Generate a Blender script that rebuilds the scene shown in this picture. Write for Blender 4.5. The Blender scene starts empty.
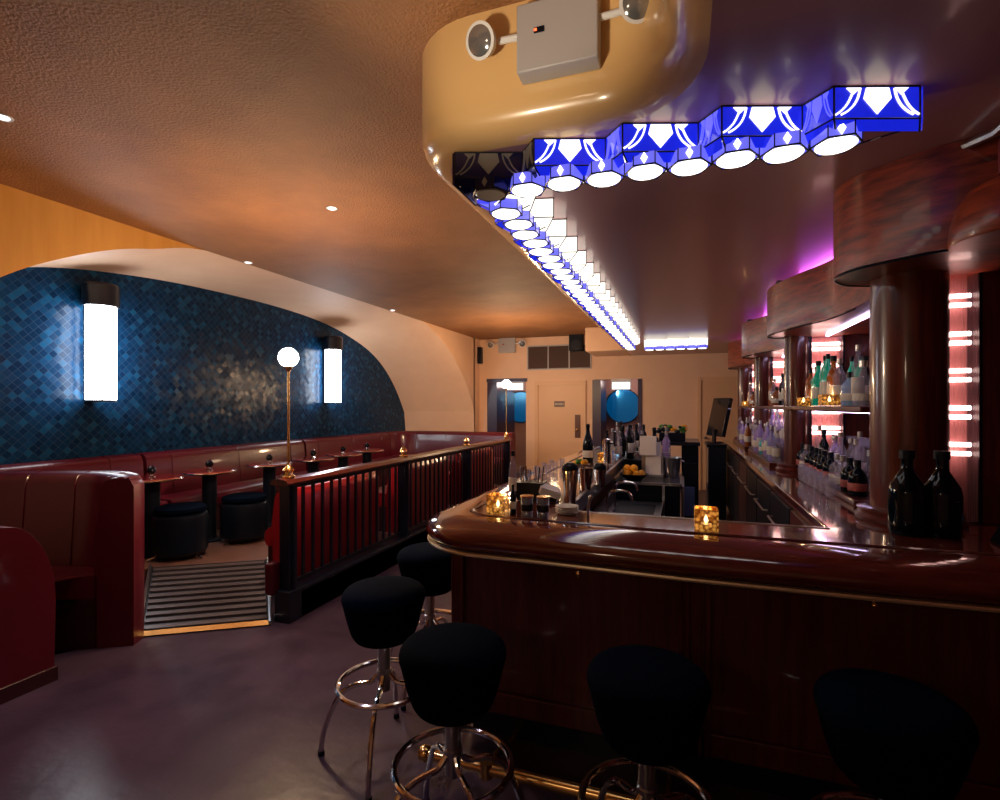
import bpy, bmesh, math, random
from mathutils import Vector, Matrix
random.seed(7)
C = bpy.context.scene.collection
SC = bpy.context.scene
PI = math.pi
# ------------------------------------------------------------------ camera
CAMZ = 1.6; FPX = 524.0; YAW = math.radians(19.2)
cam_d = bpy.data.cameras.new('camera'); cam = bpy.data.objects.new('camera', cam_d); C.objects.link(cam)
cam.location = (0, 0, CAMZ); cam.rotation_euler = (PI/2, 0, YAW)
cam_d.sensor_width = 36; cam_d.lens = FPX/1000*36; cam_d.shift_y = 6/1000; cam_d.clip_start = .05; cam_d.clip_end = 60
SC.camera = cam
SC.view_settings.view_transform = 'Standard'; SC.view_settings.look = 'None'
SC.view_settings.gamma = 1; SC.view_settings.use_curve_mapping = False; SC.view_settings.exposure = 0.35
def at(px, py, z):
    """ground point where the sight line of a measured spot meets the level z"""
    t = (z-CAMZ)*FPX/(406-py); a = (px-500)/FPX
    return ((-math.sin(YAW)+math.cos(YAW)*a)*t, (math.cos(YAW)+math.sin(YAW)*a)*t)
def aty(px, y):
    a = (px-500)/FPX
    return y*(-math.sin(YAW)+math.cos(YAW)*a)/(math.cos(YAW)+math.sin(YAW)*a)
# ------------------------------------------------------------------ materials
MATS = {}
def nd(nt, typ, **kw):
    n = nt.nodes.new(typ)
    for k, v in kw.items(): setattr(n, k, v)
    return n
def mat(name, col, rough=.5, metal=0, spec=.5, coat=0, bump=0, bscale=60, var=0, vscale=4, col2=None,
        emit=None, es=0, alpha=1, trans=0, ior=1.45, stretch=(1,1,1), sheen=0, rvar=0, coord='Object'):
    m = bpy.data.materials.new(name); m.use_nodes = True; nt = m.node_tree
    b = nt.nodes['Principled BSDF']
    b.inputs['Base Color'].default_value = (*col, 1); b.inputs['Roughness'].default_value = rough
    b.inputs['Metallic'].default_value = metal; b.inputs['Specular IOR Level'].default_value = spec
    b.inputs['Coat Weight'].default_value = coat; b.inputs['Coat Roughness'].default_value = .06
    b.inputs['Alpha'].default_value = alpha; b.inputs['Transmission Weight'].default_value = trans
    b.inputs['IOR'].default_value = ior; b.inputs['Sheen Weight'].default_value = sheen
    if emit: b.inputs['Emission Color'].default_value = (*emit, 1); b.inputs['Emission Strength'].default_value = es
    if col2 or bump or rvar:
        tc = nd(nt, 'ShaderNodeTexCoord'); mp = nd(nt, 'ShaderNodeMapping'); mp.inputs['Scale'].default_value = stretch
        nt.links.new(tc.outputs[coord], mp.inputs['Vector'])
        if col2:
            nz = nd(nt, 'ShaderNodeTexNoise'); nz.inputs['Scale'].default_value = vscale; nz.inputs['Detail'].default_value = 6; nz.inputs['Roughness'].default_value = .6
            rp = nd(nt, 'ShaderNodeValToRGB'); rp.color_ramp.elements[0].color = (*col, 1); rp.color_ramp.elements[1].color = (*col2, 1)
            rp.color_ramp.elements[0].position = .3; rp.color_ramp.elements[1].position = .7
            nt.links.new(mp.outputs[0], nz.inputs['Vector']); nt.links.new(nz.outputs['Fac'], rp.inputs['Fac']); nt.links.new(rp.outputs[0], b.inputs['Base Color'])
            if rvar:
                mr = nd(nt, 'ShaderNodeMapRange'); mr.inputs['To Min'].default_value = rough-rvar; mr.inputs['To Max'].default_value = rough+rvar
                nt.links.new(nz.outputs['Fac'], mr.inputs['Value']); nt.links.new(mr.outputs[0], b.inputs['Roughness'])
        if bump:
            n2 = nd(nt, 'ShaderNodeTexNoise'); n2.inputs['Scale'].default_value = bscale; n2.inputs['Detail'].default_value = 4
            bp = nd(nt, 'ShaderNodeBump'); bp.inputs['Strength'].default_value = bump; bp.inputs['Distance'].default_value = .01
            nt.links.new(mp.outputs[0], n2.inputs['Vector']); nt.links.new(n2.outputs['Fac'], bp.inputs['Height']); nt.links.new(bp.outputs[0], b.inputs['Normal'])
    MATS[name] = m; return m
def emis(name, col, s):
    m = bpy.data.materials.new(name); m.use_nodes = True; nt = m.node_tree
    nt.nodes.clear(); o = nd(nt, 'ShaderNodeOutputMaterial'); e = nd(nt, 'ShaderNodeEmission')
    e.inputs[0].default_value = (*col, 1); e.inputs[1].default_value = s; nt.links.new(e.outputs[0], o.inputs[0]); return m
ceil_m = mat('brown_stucco', (.25,.11,.048), .6, bump=1.0, bscale=75, col2=(.36,.165,.068), vscale=2.2)
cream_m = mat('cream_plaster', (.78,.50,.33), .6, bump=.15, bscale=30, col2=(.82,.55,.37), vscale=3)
yellow_m = mat('ochre_plaster', (.72,.38,.10), .6, bump=.12, bscale=30, col2=(.60,.29,.06), vscale=3, stretch=(1,2,.2))
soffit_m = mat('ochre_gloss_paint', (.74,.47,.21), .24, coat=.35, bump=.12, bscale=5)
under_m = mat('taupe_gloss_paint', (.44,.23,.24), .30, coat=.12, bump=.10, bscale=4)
door_m = mat('cream_paint', (.74,.45,.26), .45)
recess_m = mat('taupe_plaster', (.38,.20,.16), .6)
jamb_m = mat('plum_paint', (.045,.03,.07), .3)
floor_m = mat('sealed_concrete', (.030,.018,.036), .32, bump=.35, bscale=9, col2=(.065,.038,.066), vscale=2.4, rvar=.10)
barfloor_m = mat('black_mat', (.012,.012,.018), .6)
plat_m = mat('walnut_floor', (.11,.055,.045), .4, col2=(.17,.09,.075), vscale=5, stretch=(1,6,1), bump=.1)
navy_m = mat('navy_paint', (.006,.010,.022), .3, coat=.2)
wood_m = mat('mahogany', (.04,.006,.005), .3, coat=.45, col2=(.13,.018,.010), vscale=5, stretch=(9,9,.7))
woodh_m = mat('mahogany_across', (.05,.008,.006), .36, coat=.22, col2=(.38,.06,.022), vscale=4, stretch=(1.5,1.5,9))
woodp_m = mat('mahogany_panel', (.06,.012,.019), .3, coat=.4, col2=(.12,.024,.024), vscale=4, stretch=(10,10,.6))
top_m = mat('bar_top_lacquer', (.085,.014,.011), .12, coat=1, col2=(.16,.03,.02), vscale=5, stretch=(.8,6,6))
leather_m = mat('oxblood_leather', (.085,.005,.013), .30, coat=.15, spec=.35, bump=.15, bscale=25)
leatherb_m = mat('red_leather', (.26,.006,.012), .32, coat=.3, bump=.12, bscale=25)
leatherd_m = mat('maroon_leather', (.03,.004,.008), .4, coat=.0, bump=.15, bscale=25)
fabric_m = mat('shadow_navy_fabric', (.0008,.0035,.012), .9, spec=.03, sheen=.0, bump=.2, bscale=120)  # near-black cloth with the navy tint of the shadows mixed into its colour
chrome_m = mat('chrome', (.75,.72,.70), .12, metal=1)
steel_m = mat('brushed_steel', (.5,.5,.52), .28, metal=1)
brass_m = mat('brass', (.85,.55,.22), .22, metal=1)
black_m = mat('black_lacquer', (.003,.006,.014), .35, coat=.0, spec=.25)
iron_m = mat('dark_iron', (.012,.013,.022), .35, metal=.3)
whitep_m = mat('white_plastic', (.72,.72,.74), .4)
greyp_m = mat('grey_enamel', (.42,.40,.42), .4)
louv_m = mat('bronze_louvre', (.10,.06,.05), .5)
paper_m = mat('white_paper', (.8,.76,.72), .7)
porc_m = mat('white_porcelain', (.75,.73,.68), .2, coat=.5)
plum_m = mat('red_plaster', (.16,.02,.03), .6)
bglass_m = mat('blue_mirror_glass', (.0,.22,.62), .08, metal=.7, coat=1, emit=(0,.12,.35), es=.25)  # faint blue glow added to the mirror glass by emission
darkg_m = mat('black_glass', (.001,.004,.009), .06, coat=.0, spec=.3)
greeng_m = mat('green_glass', (.005,.22,.13), .08, coat=.6, emit=(0,.25,.15), es=.25)  # faint green glow added by emission, the bottles are no lamps
amberg_m = mat('amber_liquor', (.28,.08,.015), .08, coat=.6)
clearg_m = mat('clear_glass', (.5,.47,.62), .06, alpha=.25, coat=.5)
blueg_m = mat('pale_blue_glass', (.35,.5,.85), .06, alpha=.6, coat=.5)
violg_m = mat('violet_lit_glass', (.45,.33,.75), .07, alpha=.6, coat=.5)  # clear glass with the violet light on it painted into the colour
tealg_m = mat('teal_glass', (.04,.4,.5), .08, coat=.5)
label_m = mat('paper_label', (.62,.58,.52), .6)
labelr_m = mat('red_label', (.35,.08,.07), .6)
orange_m = mat('orange_peel', (.95,.42,.02), .5, bump=.2, bscale=90)
leaf_m = mat('green_leaf', (.05,.22,.03), .5)
glow_m = emis('lit_globe', (1,.66,.38), 330)
tube_m = emis('lit_white_glass', (.90,.95,1), 15)
disc_m = emis('lit_milk_glass', (1,.93,.86), 2.6)
wpan_m = emis('lit_cream_panel', (1,.90,.76), 1.7)
bpan_m = mat('lit_cobalt_glass', (.01,.02,.4), .15, coat=.6, emit=(.006,.012,.50), es=1.0, col2=(.01,.05,.6), vscale=20)
lpan_m = mat('lit_lavender_glass', (.1,.1,.6), .2, coat=.5, emit=(.12,.12,.70), es=1.0)
bdark_m = mat('unlit_cobalt_glass', (.005,.01,.08), .15, coat=.6)
gdark_m = mat('unlit_milk_glass', (.30,.30,.28), .3)
lead_m = mat('lead_came', (.008,.008,.012), .4)
rod_m = emis('lit_bulb_streak', (1,.62,.55), 9)  # bulb streaks smeared by the fluted glass, drawn as glowing rods
flute_m = mat('fluted_glass', (.6,.34,.34), .12, alpha=.5, coat=.6)
backing_m = mat('rose_metal', (.55,.22,.22), .45, metal=.3)
sign_m = emis('lit_sign', (.85,.92,1), 3)
candle_m = emis('candle_flame', (1,.62,.22), 45)
led_m = emis('red_led', (1,.1,.03), 3)
screen_m = mat('screen_glass', (.006,.007,.01), .08)
lens_m = mat('lamp_lens', (.35,.36,.38), .1, metal=.7, coat=1)
# amber candle glass: patterned
def amber():
    m = bpy.data.materials.new('amber_mosaic_glass'); m.use_nodes = True; nt = m.node_tree; b = nt.nodes['Principled BSDF']
    tc = nd(nt, 'ShaderNodeTexCoord'); v = nd(nt, 'ShaderNodeTexVoronoi'); v.inputs['Scale'].default_value = 55
    rp = nd(nt, 'ShaderNodeValToRGB'); rp.color_ramp.elements[0].color = (1,.52,.10,1); rp.color_ramp.elements[1].color = (.10,.02,.001,1)
    rp.color_ramp.elements[1].position = .62
    nt.links.new(tc.outputs['Object'], v.inputs['Vector']); nt.links.new(v.outputs['Distance'], rp.inputs[0]); nt.links.new(rp.outputs[0], b.inputs['Base Color'])
    nt.links.new(rp.outputs[0], b.inputs['Emission Color']); b.inputs['Emission Strength'].default_value = .55
    b.inputs['Roughness'].default_value = .15; b.inputs['Alpha'].default_value = .7; return m
amber_m = amber()
def tiles():
    m = bpy.data.materials.new('blue_glass_tile'); m.use_nodes = True; nt = m.node_tree; b = nt.nodes['Principled BSDF']; L = nt.links.new
    tc = nd(nt, 'ShaderNodeTexCoord'); mp = nd(nt, 'ShaderNodeMapping'); mp.inputs['Rotation'].default_value = (PI/4,0,0)
    mp.inputs['Scale'].default_value = (18,18,18); L(tc.outputs['Object'], mp.inputs[0])
    sp = nd(nt, 'ShaderNodeSeparateXYZ'); L(mp.outputs[0], sp.inputs[0])
    def mt(op, a, bb=None):
        n = nd(nt, 'ShaderNodeMath', operation=op)
        for i, x in enumerate((a, bb)):
            if x is None: continue
            if isinstance(x, (int, float)): n.inputs[i].default_value = x
            else: L(x, n.inputs[i])
        return n.outputs[0]
    fy, fz = mt('FLOOR', sp.outputs[1]), mt('FLOOR', sp.outputs[2])
    cb = nd(nt, 'ShaderNodeCombineXYZ'); L(fy, cb.inputs[0]); L(fz, cb.inputs[1])
    wn = nd(nt, 'ShaderNodeTexWhiteNoise'); L(cb.outputs[0], wn.inputs['Vector'])
    ry, rz = mt('FRACT', sp.outputs[1]), mt('FRACT', sp.outputs[2])
    e = mt('MAXIMUM', mt('ABSOLUTE', mt('SUBTRACT', ry, .5)), mt('ABSOLUTE', mt('SUBTRACT', rz, .5)))
    g = mt('GREATER_THAN', e, .455)
    rp = nd(nt, 'ShaderNodeValToRGB'); L(wn.outputs['Value'], rp.inputs[0])
    rp.color_ramp.elements[0].color = (.001,.016,.05,1); rp.color_ramp.elements[1].color = (.006,.065,.15,1); rp.color_ramp.elements[1].position = 1
    x = rp.color_ramp.elements.new(.75); x.color = (.002,.030,.085,1)
    mx = nd(nt, 'ShaderNodeMix', data_type='RGBA'); L(g, mx.inputs[0]); L(rp.outputs[0], mx.inputs[6]); mx.inputs[7].default_value = (.02,.045,.09,1)
    L(mx.outputs[2], b.inputs['Base Color'])
    gm = nd(nt, 'ShaderNodeNewGeometry'); vs = nd(nt, 'ShaderNodeVectorMath', operation='SUBTRACT'); L(wn.outputs['Color'], vs.inputs[0]); vs.inputs[1].default_value = (.5,.5,.5)
    sc_ = nd(nt, 'ShaderNodeVectorMath', operation='SCALE'); L(vs.outputs[0], sc_.inputs[0]); sc_.inputs['Scale'].default_value = .10
    ad = nd(nt, 'ShaderNodeVectorMath', operation='ADD'); L(gm.outputs['Normal'], ad.inputs[0]); L(sc_.outputs[0], ad.inputs[1])
    nm = nd(nt, 'ShaderNodeVectorMath', operation='NORMALIZE'); L(ad.outputs[0], nm.inputs[0]); L(nm.outputs[0], b.inputs['Normal'])
    b.inputs['Roughness'].default_value = .25; b.inputs['Specular IOR Level'].default_value = .14; b.inputs['Coat Weight'].default_value = .0; return m
tile_m = tiles()
# ------------------------------------------------------------------ mesh builder
def catmull(pts, n=8, closed=False):
    P = [Vector(p) for p in pts]; out = []
    N = len(P); seg = N if closed else N-1
    for i in range(seg):
        g = (lambda k: P[k % N]) if closed else (lambda k: P[max(0, min(N-1, k))])
        a, b, c, d = g(i-1), g(i), g(i+1), g(i+2)
        for k in range(n):
            t = k/n
            out.append(.5*((2*b)+(c-a)*t+(2*a-5*b+4*c-d)*t*t+(3*b-a-3*c+d)*t**3))
    if not closed: out.append(P[-1])
    return out
class MB:
    def __init__(s): s.v = []; s.f = []
    def add(s, v, f):
        n = len(s.v); s.v += [Vector(p) for p in v]; s.f += [[i+n for i in q] for q in f]; return s
    def box(s, x0, x1, y0, y1, z0, z1, rot=0, o=None):
        v = [(x,y,z) for z in (z0,z1) for y in (y0,y1) for x in (x0,x1)]
        if rot:
            cx, cy = o or ((x0+x1)/2, (y0+y1)/2); c, q = math.cos(rot), math.sin(rot)
            v = [(cx+(x-cx)*c-(y-cy)*q, cy+(x-cx)*q+(y-cy)*c, z) for x,y,z in v]
        return s.add(v, [(0,2,3,1),(4,5,7,6),(0,1,5,4),(2,6,7,3),(0,4,6,2),(1,3,7,5)])
    def lathe(s, prof, c=(0,0,0), n=24, a0=0, a1=2*PI):
        full = abs(a1-a0-2*PI) < 1e-6; m = n if full else n+1; v = []; f = []
        for r, z in prof:
            for k in range(m):
                a = a0+(a1-a0)*k/n; v.append((c[0]+r*math.cos(a), c[1]+r*math.sin(a), c[2]+z))
        for i in range(len(prof)-1):
            for k in range(n):
                k2 = (k+1) % m; f.append((i*m+k, i*m+k2, (i+1)*m+k2, (i+1)*m+k))
        if full:
            if prof[0][0] > 1e-5: f.append(tuple(range(m-1,-1,-1)))
            if prof[-1][0] > 1e-5: f.append(tuple((len(prof)-1)*m+k for k in range(m)))
        return s.add(v, f)
    def cyl(s, c, r, z0, z1, n=20, r2=None): return s.lathe([(r, z0), (r if r2 is None else r2, z1)], (c[0], c[1], 0), n)
    def ball(s, c, r, n=14, sz=1): return s.lathe([(r*math.sin(PI*k/10), -r*sz*math.cos(PI*k/10)) for k in range(11)], c, n)
    def tube(s, pts, r, n=10, closed=False):
        P = [Vector(p) for p in pts]; N = len(P); v = []; f = []; up = Vector((0,0,1)); prev = None
        for i, p in enumerate(P):
            t = (P[(i+1) % N]-P[i-1]) if closed else (P[min(i+1,N-1)]-P[max(i-1,0)])
            t.normalize()
            if prev is None:
                a = t.cross(up)
                if a.length < .1: a = t.cross(Vector((1,0,0)))
            else: a = prev-t*prev.dot(t)
            a.normalize(); b = t.cross(a); prev = a
            rr = r[i] if isinstance(r, (list, tuple)) else r
            for k in range(n):
                q = 2*PI*k/n; v.append(p+a*math.cos(q)*rr+b*math.sin(q)*rr)
        for i in range(N if closed else N-1):
            j = (i+1) % N
            for k in range(n): f.append((i*n+k, i*n+(k+1)%n, j*n+(k+1)%n, j*n+k))
        if not closed: f += [tuple(range(n-1,-1,-1)), tuple((N-1)*n+k for k in range(n))]
        return s.add(v, f)
    def prism(s, poly, z0, z1, ax='z'):
        n = len(poly)
        def q(u, w, h): return (u,w,h) if ax == 'z' else ((h,u,w) if ax == 'x' else (u,h,w))
        v = [q(u,w,z0) for u,w in poly]+[q(u,w,z1) for u,w in poly]
        return s.add(v, [tuple(range(n-1,-1,-1)), tuple(range(n,2*n))]+[(i,(i+1)%n,n+(i+1)%n,n+i) for i in range(n)])
    def sweep(s, path, prof, closed=False, caps=True):
        """profile (offset to the right of travel, z) swept along a plan path"""
        N = len(path); m = len(prof); v = []; f = []
        for i in range(N):
            a = Vector(path[(i-1) % N] if (closed or i > 0) else path[0]); b = Vector(path[(i+1) % N] if (closed or i < N-1) else path[-1]); p = Vector(path[i])
            d1 = (p-a); d2 = (b-p)
            if d1.length < 1e-6: d1 = d2
            if d2.length < 1e-6: d2 = d1
            d1 = d1.normalized(); d2 = d2.normalized(); t = (d1+d2).normalized(); nrm = Vector((t.y, -t.x)); k = 1/max(.5, nrm.dot(Vector((d1.y, -d1.x))))
            for o, z in prof: v.append((p.x+nrm.x*o*k, p.y+nrm.y*o*k, z))
        for i in range(N if closed else N-1):
            j = (i+1) % N
            for k in range(m): f.append((i*m+k, i*m+(k+1)%m, j*m+(k+1)%m, j*m+k))
        if caps and not closed: f += [tuple(range(m-1,-1,-1)), tuple((N-1)*m+k for k in range(m))]
        return s.add(v, f)
    def move(s, d, start=0):
        d = Vector(d)
        for i in range(start, len(s.v)): s.v[i] = s.v[i]+d
        return s
    def mesh(s, name, off=(0,0,0), ang=35):
        me = bpy.data.meshes.new(name); o = Vector(off)
        me.from_pydata([tuple(p-o) for p in s.v], [], s.f); me.validate()
        bm = bmesh.new(); bm.from_mesh(me); bmesh.ops.recalc_face_normals(bm, faces=bm.faces)
        ng = [f for f in bm.faces if len(f.verts) > 4]
        if ng: bmesh.ops.triangulate(bm, faces=ng)
        bm.to_mesh(me); bm.free()
        me.shade_smooth(); me.set_sharp_from_angle(angle=math.radians(ang)); return me
def woff(p):
    o = Vector((0,0,0))
    while p: o += p.location; p = p.parent
    return o
def part(mb, name, m, parent, world=False, bev=0, label=None, ang=35, stuff=False):
    me = mb.mesh(name, woff(parent) if world else (0,0,0), ang); me.materials.append(m)
    o = bpy.data.objects.new(name, me); C.objects.link(o); o.parent = parent
    if bev: b = o.modifiers.new('bevel', 'BEVEL'); b.width = bev; b.segments = 3; b.limit_method = 'ANGLE'; b.angle_limit = .6
    if label: o['label'] = label
    if stuff: o['kind'] = 'stuff'
    return o
def tag(o, label, cat, group=None, kind=None):
    if label: o['label'] = label
    if cat: o['category'] = cat
    if group: o['group'] = group
    if kind: o['kind'] = kind
    return o
def thing(name, label, cat, loc=(0,0,0), rz=0, group=None):
    o = bpy.data.objects.new(name, None); C.objects.link(o); o.location = loc; o.rotation_euler = (0,0,rz); o.empty_display_size = .05
    return tag(o, label, cat, group)
def solo(mb, name, m, loc, label, cat, group=None, rz=0, world=False, bev=0, ang=35):
    me = mb.mesh(name, loc if world else (0,0,0), ang); me.materials.append(m)
    o = bpy.data.objects.new(name, me); C.objects.link(o); o.location = loc; o.rotation_euler = (0,0,rz)
    if bev: b = o.modifiers.new('bevel', 'BEVEL'); b.width = bev; b.segments = 3; b.limit_method = 'ANGLE'; b.angle_limit = .6
    return tag(o, label, cat, group)
def struct(mb, name, m, bev=0, ang=35):
    me = mb.mesh(name, (0,0,0), ang); me.materials.append(m); o = bpy.data.objects.new(name, me); C.objects.link(o); o['kind'] = 'structure'
    if bev: b = o.modifiers.new('bevel', 'BEVEL'); b.width = bev; b.segments = 3; b.limit_method = 'ANGLE'; b.angle_limit = .6
    return o
def dup(root, loc, rz=None, label=None, group=None, sc=None):
    r = root.copy(); C.objects.link(r); r.location = loc
    if rz is not None: r.rotation_euler = (0,0,rz)
    if sc: r.scale = sc
    if label: r['label'] = label
    if group: r['group'] = group
    for ch in list(root.children):
        c = ch.copy(); C.objects.link(c); c.parent = r
        for g in list(ch.children):
            d = g.copy(); C.objects.link(d); d.parent = c
    return r
def light(typ, name, loc, power, col, size=.05, rot=None, spot=None, blend=.5):
    l = bpy.data.lights.new(name, typ); l.energy = power; l.color = col
    if typ in ('POINT', 'SPOT'): l.shadow_soft_size = size
    if typ == 'AREA': l.size = size
    if spot: l.spot_size = math.radians(spot); l.spot_blend = blend
    o = bpy.data.objects.new(name, l); C.objects.link(o); o.location = loc
    if rot: o.rotation_euler = rot
    return o
ORD = ['first','second','third','fourth','fifth','sixth','seventh','eighth','ninth','tenth','eleventh','twelfth','thirteenth','fourteenth','fifteenth','sixteenth']
# ------------------------------------------------------------------ shell
YB = 10.7; ZC = 3.05; ZS = 2.6; PZ = .2; XL = -4.2; XT = -5.5
struct(MB().box(-6.5, 2.4, -3.0, 12.3, -.1, 0), 'floor', floor_m)
o = struct(MB().box(XL, 2.4, -3.0, YB+.1, ZC, ZC+.08), 'ceiling', ceil_m)
# raised dining platform
A = (-3.55, 2.60); B = (-2.84, 3.06); A2 = (-4.34, 3.28); B2 = (-3.56, 3.80)
o = struct(MB().prism([(-6.4,1.0),(-4.5,1.0),(-4.42,3.2),A2,B2,(-2.72,3.25),(-2.72,9.5),(-6.4,9.5)], .002, PZ), 'floor_platform', plat_m)
# vault and arched niche
pairs = [((1.22,0),(.95,0)),((1.27,1.47),(1.0,1.47)),((1.47,1.8),(1.2,1.75)),((1.77,2.1),(1.5,2.08)),((2.17,2.45),(1.95,2.4)),((2.52,2.66),(2.45,2.65)),((2.87,2.82),(3.0,2.83)),((3.2,2.92),(3.5,2.93)),((3.72,3.05),(4.2,3.0)),((4.7,3.05),(4.93,3.03)),((5.82,3.05),(5.9,3.03)),((6.9,3.05),(6.7,2.99)),((7.92,3.05),(7.4,2.9)),((8.44,2.93),(7.95,2.77)),((8.77,2.82),(8.3,2.66)),((9.1,2.67),(8.6,2.53)),((9.45,2.45),(8.9,2.35)),((9.87,2.12),(9.2,2.10)),((10.17,1.8),(9.47,1.8)),((10.37,1.47),(9.7,1.47)),((10.42,0),(9.9,0))]
fr = [Vector((XL, a[0], a[1])) for a, b in pairs]; tl = [Vector((XT, b[0], b[1])) for a, b in pairs]
F_ = [fr[0]]+catmull(fr[1:-1], 5)+[fr[-1]]; T_ = [tl[0]]+catmull(tl[1:-1], 5)+[tl[-1]]
for p in F_: p.z = min(p.z, ZC)
mb = MB(); n = len(F_); rows = 6; v = []; f = []
for r in range(rows+1):
    for i in range(n): v.append(F_[i].lerp(T_[i], r/rows))
for r in range(rows):
    for i in range(n-1): f.append((r*n+i, r*n+i+1, (r+1)*n+i+1, (r+1)*n+i))
mb.add(v, f); struct(mb, 'ceiling_vault', cream_m, ang=40)
mb = MB(); cen = Vector((XT, 5.5, 0)); mb.add([p for p in T_]+[Vector((XT,.95,-.01))], [tuple(range(n))])
mb2 = MB().box(XT-.1, XT, .5, 10.4, 0, 3.1); struct(mb2, 'wall_tiled', tile_m)
mb = MB(); mc = MB()   # plaster face round the arch: near side ochre, far side cream
for i in range(n-1):
    a, b = F_[i], F_[i+1]
    if (a.z < ZC-.001 or b.z < ZC-.001) and abs(a.y-b.y) > 1e-5:
        (mb if a.y < 5.8 else mc).add([a, b, Vector((XL,b.y,ZC)), Vector((XL,a.y,ZC))], [(0,1,2,3)])
mb.add([(XL,-3,0),(XL,1.22,0),(XL,1.22,ZC),(XL,-3,ZC)], [(0,1,2,3)])
mb.add([(XL,1.22,1.4),(XL,1.27,1.47),(XL,1.27,ZC),(XL,1.22,ZC)], [(0,1,2,3)])
mc.add([(XL,10.36,1.47),(XL,YB,1.47),(XL,YB,ZC),(XL,10.36,ZC)], [(0,1,2,3)])
mc.add([(XL,10.40,0),(XL,YB,0),(XL,YB,1.48),(XL,10.37,1.48)], [(0,1,2,3)])
struct(mb, 'wall_left', yellow_m); struct(mc, 'wall_left_far', cream_m)
# back wall with two recesses and doors
XR1a, XR1b, XR2a, XR2b, ZR = aty(487,YB), aty(526,YB), aty(594,YB), aty(641,YB), 2.14
mb = MB()
for x0, x1, z0 in ((XL-.05,XR1a,0),(XR1b,XR2a,0),(XR2b,2.3,0),(XR1a,XR1b,ZR),(XR2a,XR2b,ZR)): mb.box(x0, x1, YB, YB+.12, z0, ZC)
struct(mb, 'wall_back', cream_m)
mb = MB().box(-5, 0, 12.1, 12.2, 0, 2.4).box(-5, 0, YB+.12, 12.1, 2.3, 2.4).box(-2.6,-2.5,YB+.12,12.1,0,2.3).box(-.35,-.25,YB+.12,12.1,0,2.3).box(-4.6,-4.5,YB+.12,12.1,0,2.3)
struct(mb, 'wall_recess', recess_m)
mb = MB().box(XR1a-.03, XR1a+.22, YB+.02, YB+1.3, 0, ZR-.01).box(XR1a, XR1b+.03, YB-.03, YB+.02, ZR-.02, ZR+.05)
struct(mb, 'trim_1', jamb_m)
mb = MB().box(XR2a-.03, XR2a+.14, YB-.02, YB+.8, 0, ZR-.01).box(XR2b-.06, XR2b+.02, YB-.02, YB+.14, 0, ZR)
struct(mb, 'trim_2', jamb_m)
def disc_mirror(px, py, y, r, lab):
    x = aty(px, y); z = 1.6+(406-py)/FPX*(y/(math.cos(YAW)+math.sin(YAW)*(px-500)/FPX))
    t = thing('round_mirror', lab, 'mirror', (x, y, z))
    mb = MB(); mb.tube([(r*math.cos(k*PI/24), 0, r*math.sin(k*PI/24)) for k in range(48)], .015, 8, True); part(mb, 'rim', navy_m, t)
    mb = MB().prism([(r*math.cos(k*PI/24), r*math.sin(k*PI/24)) for k in range(48)], -.01, .03, 'y'); part(mb, 'glass', bglass_m, t)
disc_mirror(623, 406, 12.02, .38, 'round blue mirror on the wall inside the right-hand recess')
disc_mirror(521, 407, 12.02, .37, 'round blue mirror seen half cut off inside the left-hand recess')
def exit_sign(px, py, y, lab):
    x = aty(px, y); z = 1.6+(406-py)/FPX*(y/(math.cos(YAW)+math.sin(YAW)*(px-500)/FPX))
    t = thing('ceiling_sign', lab, 'sign', (x, y, z))
    part(MB().box(-.2,.2,0,.05,-.12,.12), 'housing', whitep_m, t, bev=.006)
    part(MB().box(-.175,.175,-.006,0,-.10,.03), 'lit_face', sign_m, t); part(MB().box(-.03,.03,0,.05,.12,2.29-z if 2.29-z > .13 else .14), 'bracket', greyp_m, t)
exit_sign(621, 384, 11.0, 'small glowing white sign hanging in the right-hand recess')
exit_sign(515, 385, 11.0, 'small glowing white sign hanging in the left-hand recess beside the lamp globe')
# middle door
x0, x1 = aty(537,YB), aty(584,YB)
t = tag(struct(MB().box(x0+.032, x1-.032, YB-.02, YB, .01, 2.035), 'door_1', door_m), None, None)
part(MB().box(x0-.04,x0+.03,YB-.045,YB,0,2.12).box(x1-.03,x1+.04,YB-.045,YB,0,2.12).box(x0+.03,x1-.03,YB-.044,YB,2.04,2.12), 'door_frame', door_m, t)
part(MB().box(x1-.18,x1-.07,YB-.04,YB-.02,.95,1.42), 'push_plate', mat('brown_plate',(.10,.03,.02),.4), t)
part(MB().ball((x1-.13,YB-.07,1.12), .03).tube([(x1-.13,YB-.04,1.12),(x1-.13,YB-.07,1.12)], .012), 'door_handle', brass_m, t)
pl = part(MB().box((x0+x1)/2-.12,(x0+x1)/2+.10,YB-.032,YB-.02,1.58,1.70), 'door_plate', MATS['brown_plate'], t)
mb = MB()
for i in range(7): mb.box((x0+x1)/2-.10+i*.027, (x0+x1)/2-.10+i*.027+.014, YB-.036, YB-.032, 1.625, 1.655)
part(mb, 'lettering', label_m, pl)
x0, x1 = .30, 1.25
t = struct(MB().box(x0+.032, x1-.032, YB-.02, YB, .01, 2.075), 'door_2', door_m)
part(MB().box(x0-.03,x0+.03,YB-.045,YB,0,2.15).box(x1-.03,x1+.03,YB-.045,YB,0,2.15).box(x0+.03,x1-.03,YB-.044,YB,2.08,2.15), 'door_frame', door_m, t)
part(MB().ball((x0+.1,YB-.07,1.0), .03).tube([(x0+.1,YB-.02,1.0),(x0+.1,YB-.07,1.0)], .012), 'door_handle', steel_m, t)
struct(MB().box(XR2b,.27,YB-.02,YB,0,.14), 'baseboard_back', navy_m)
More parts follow.
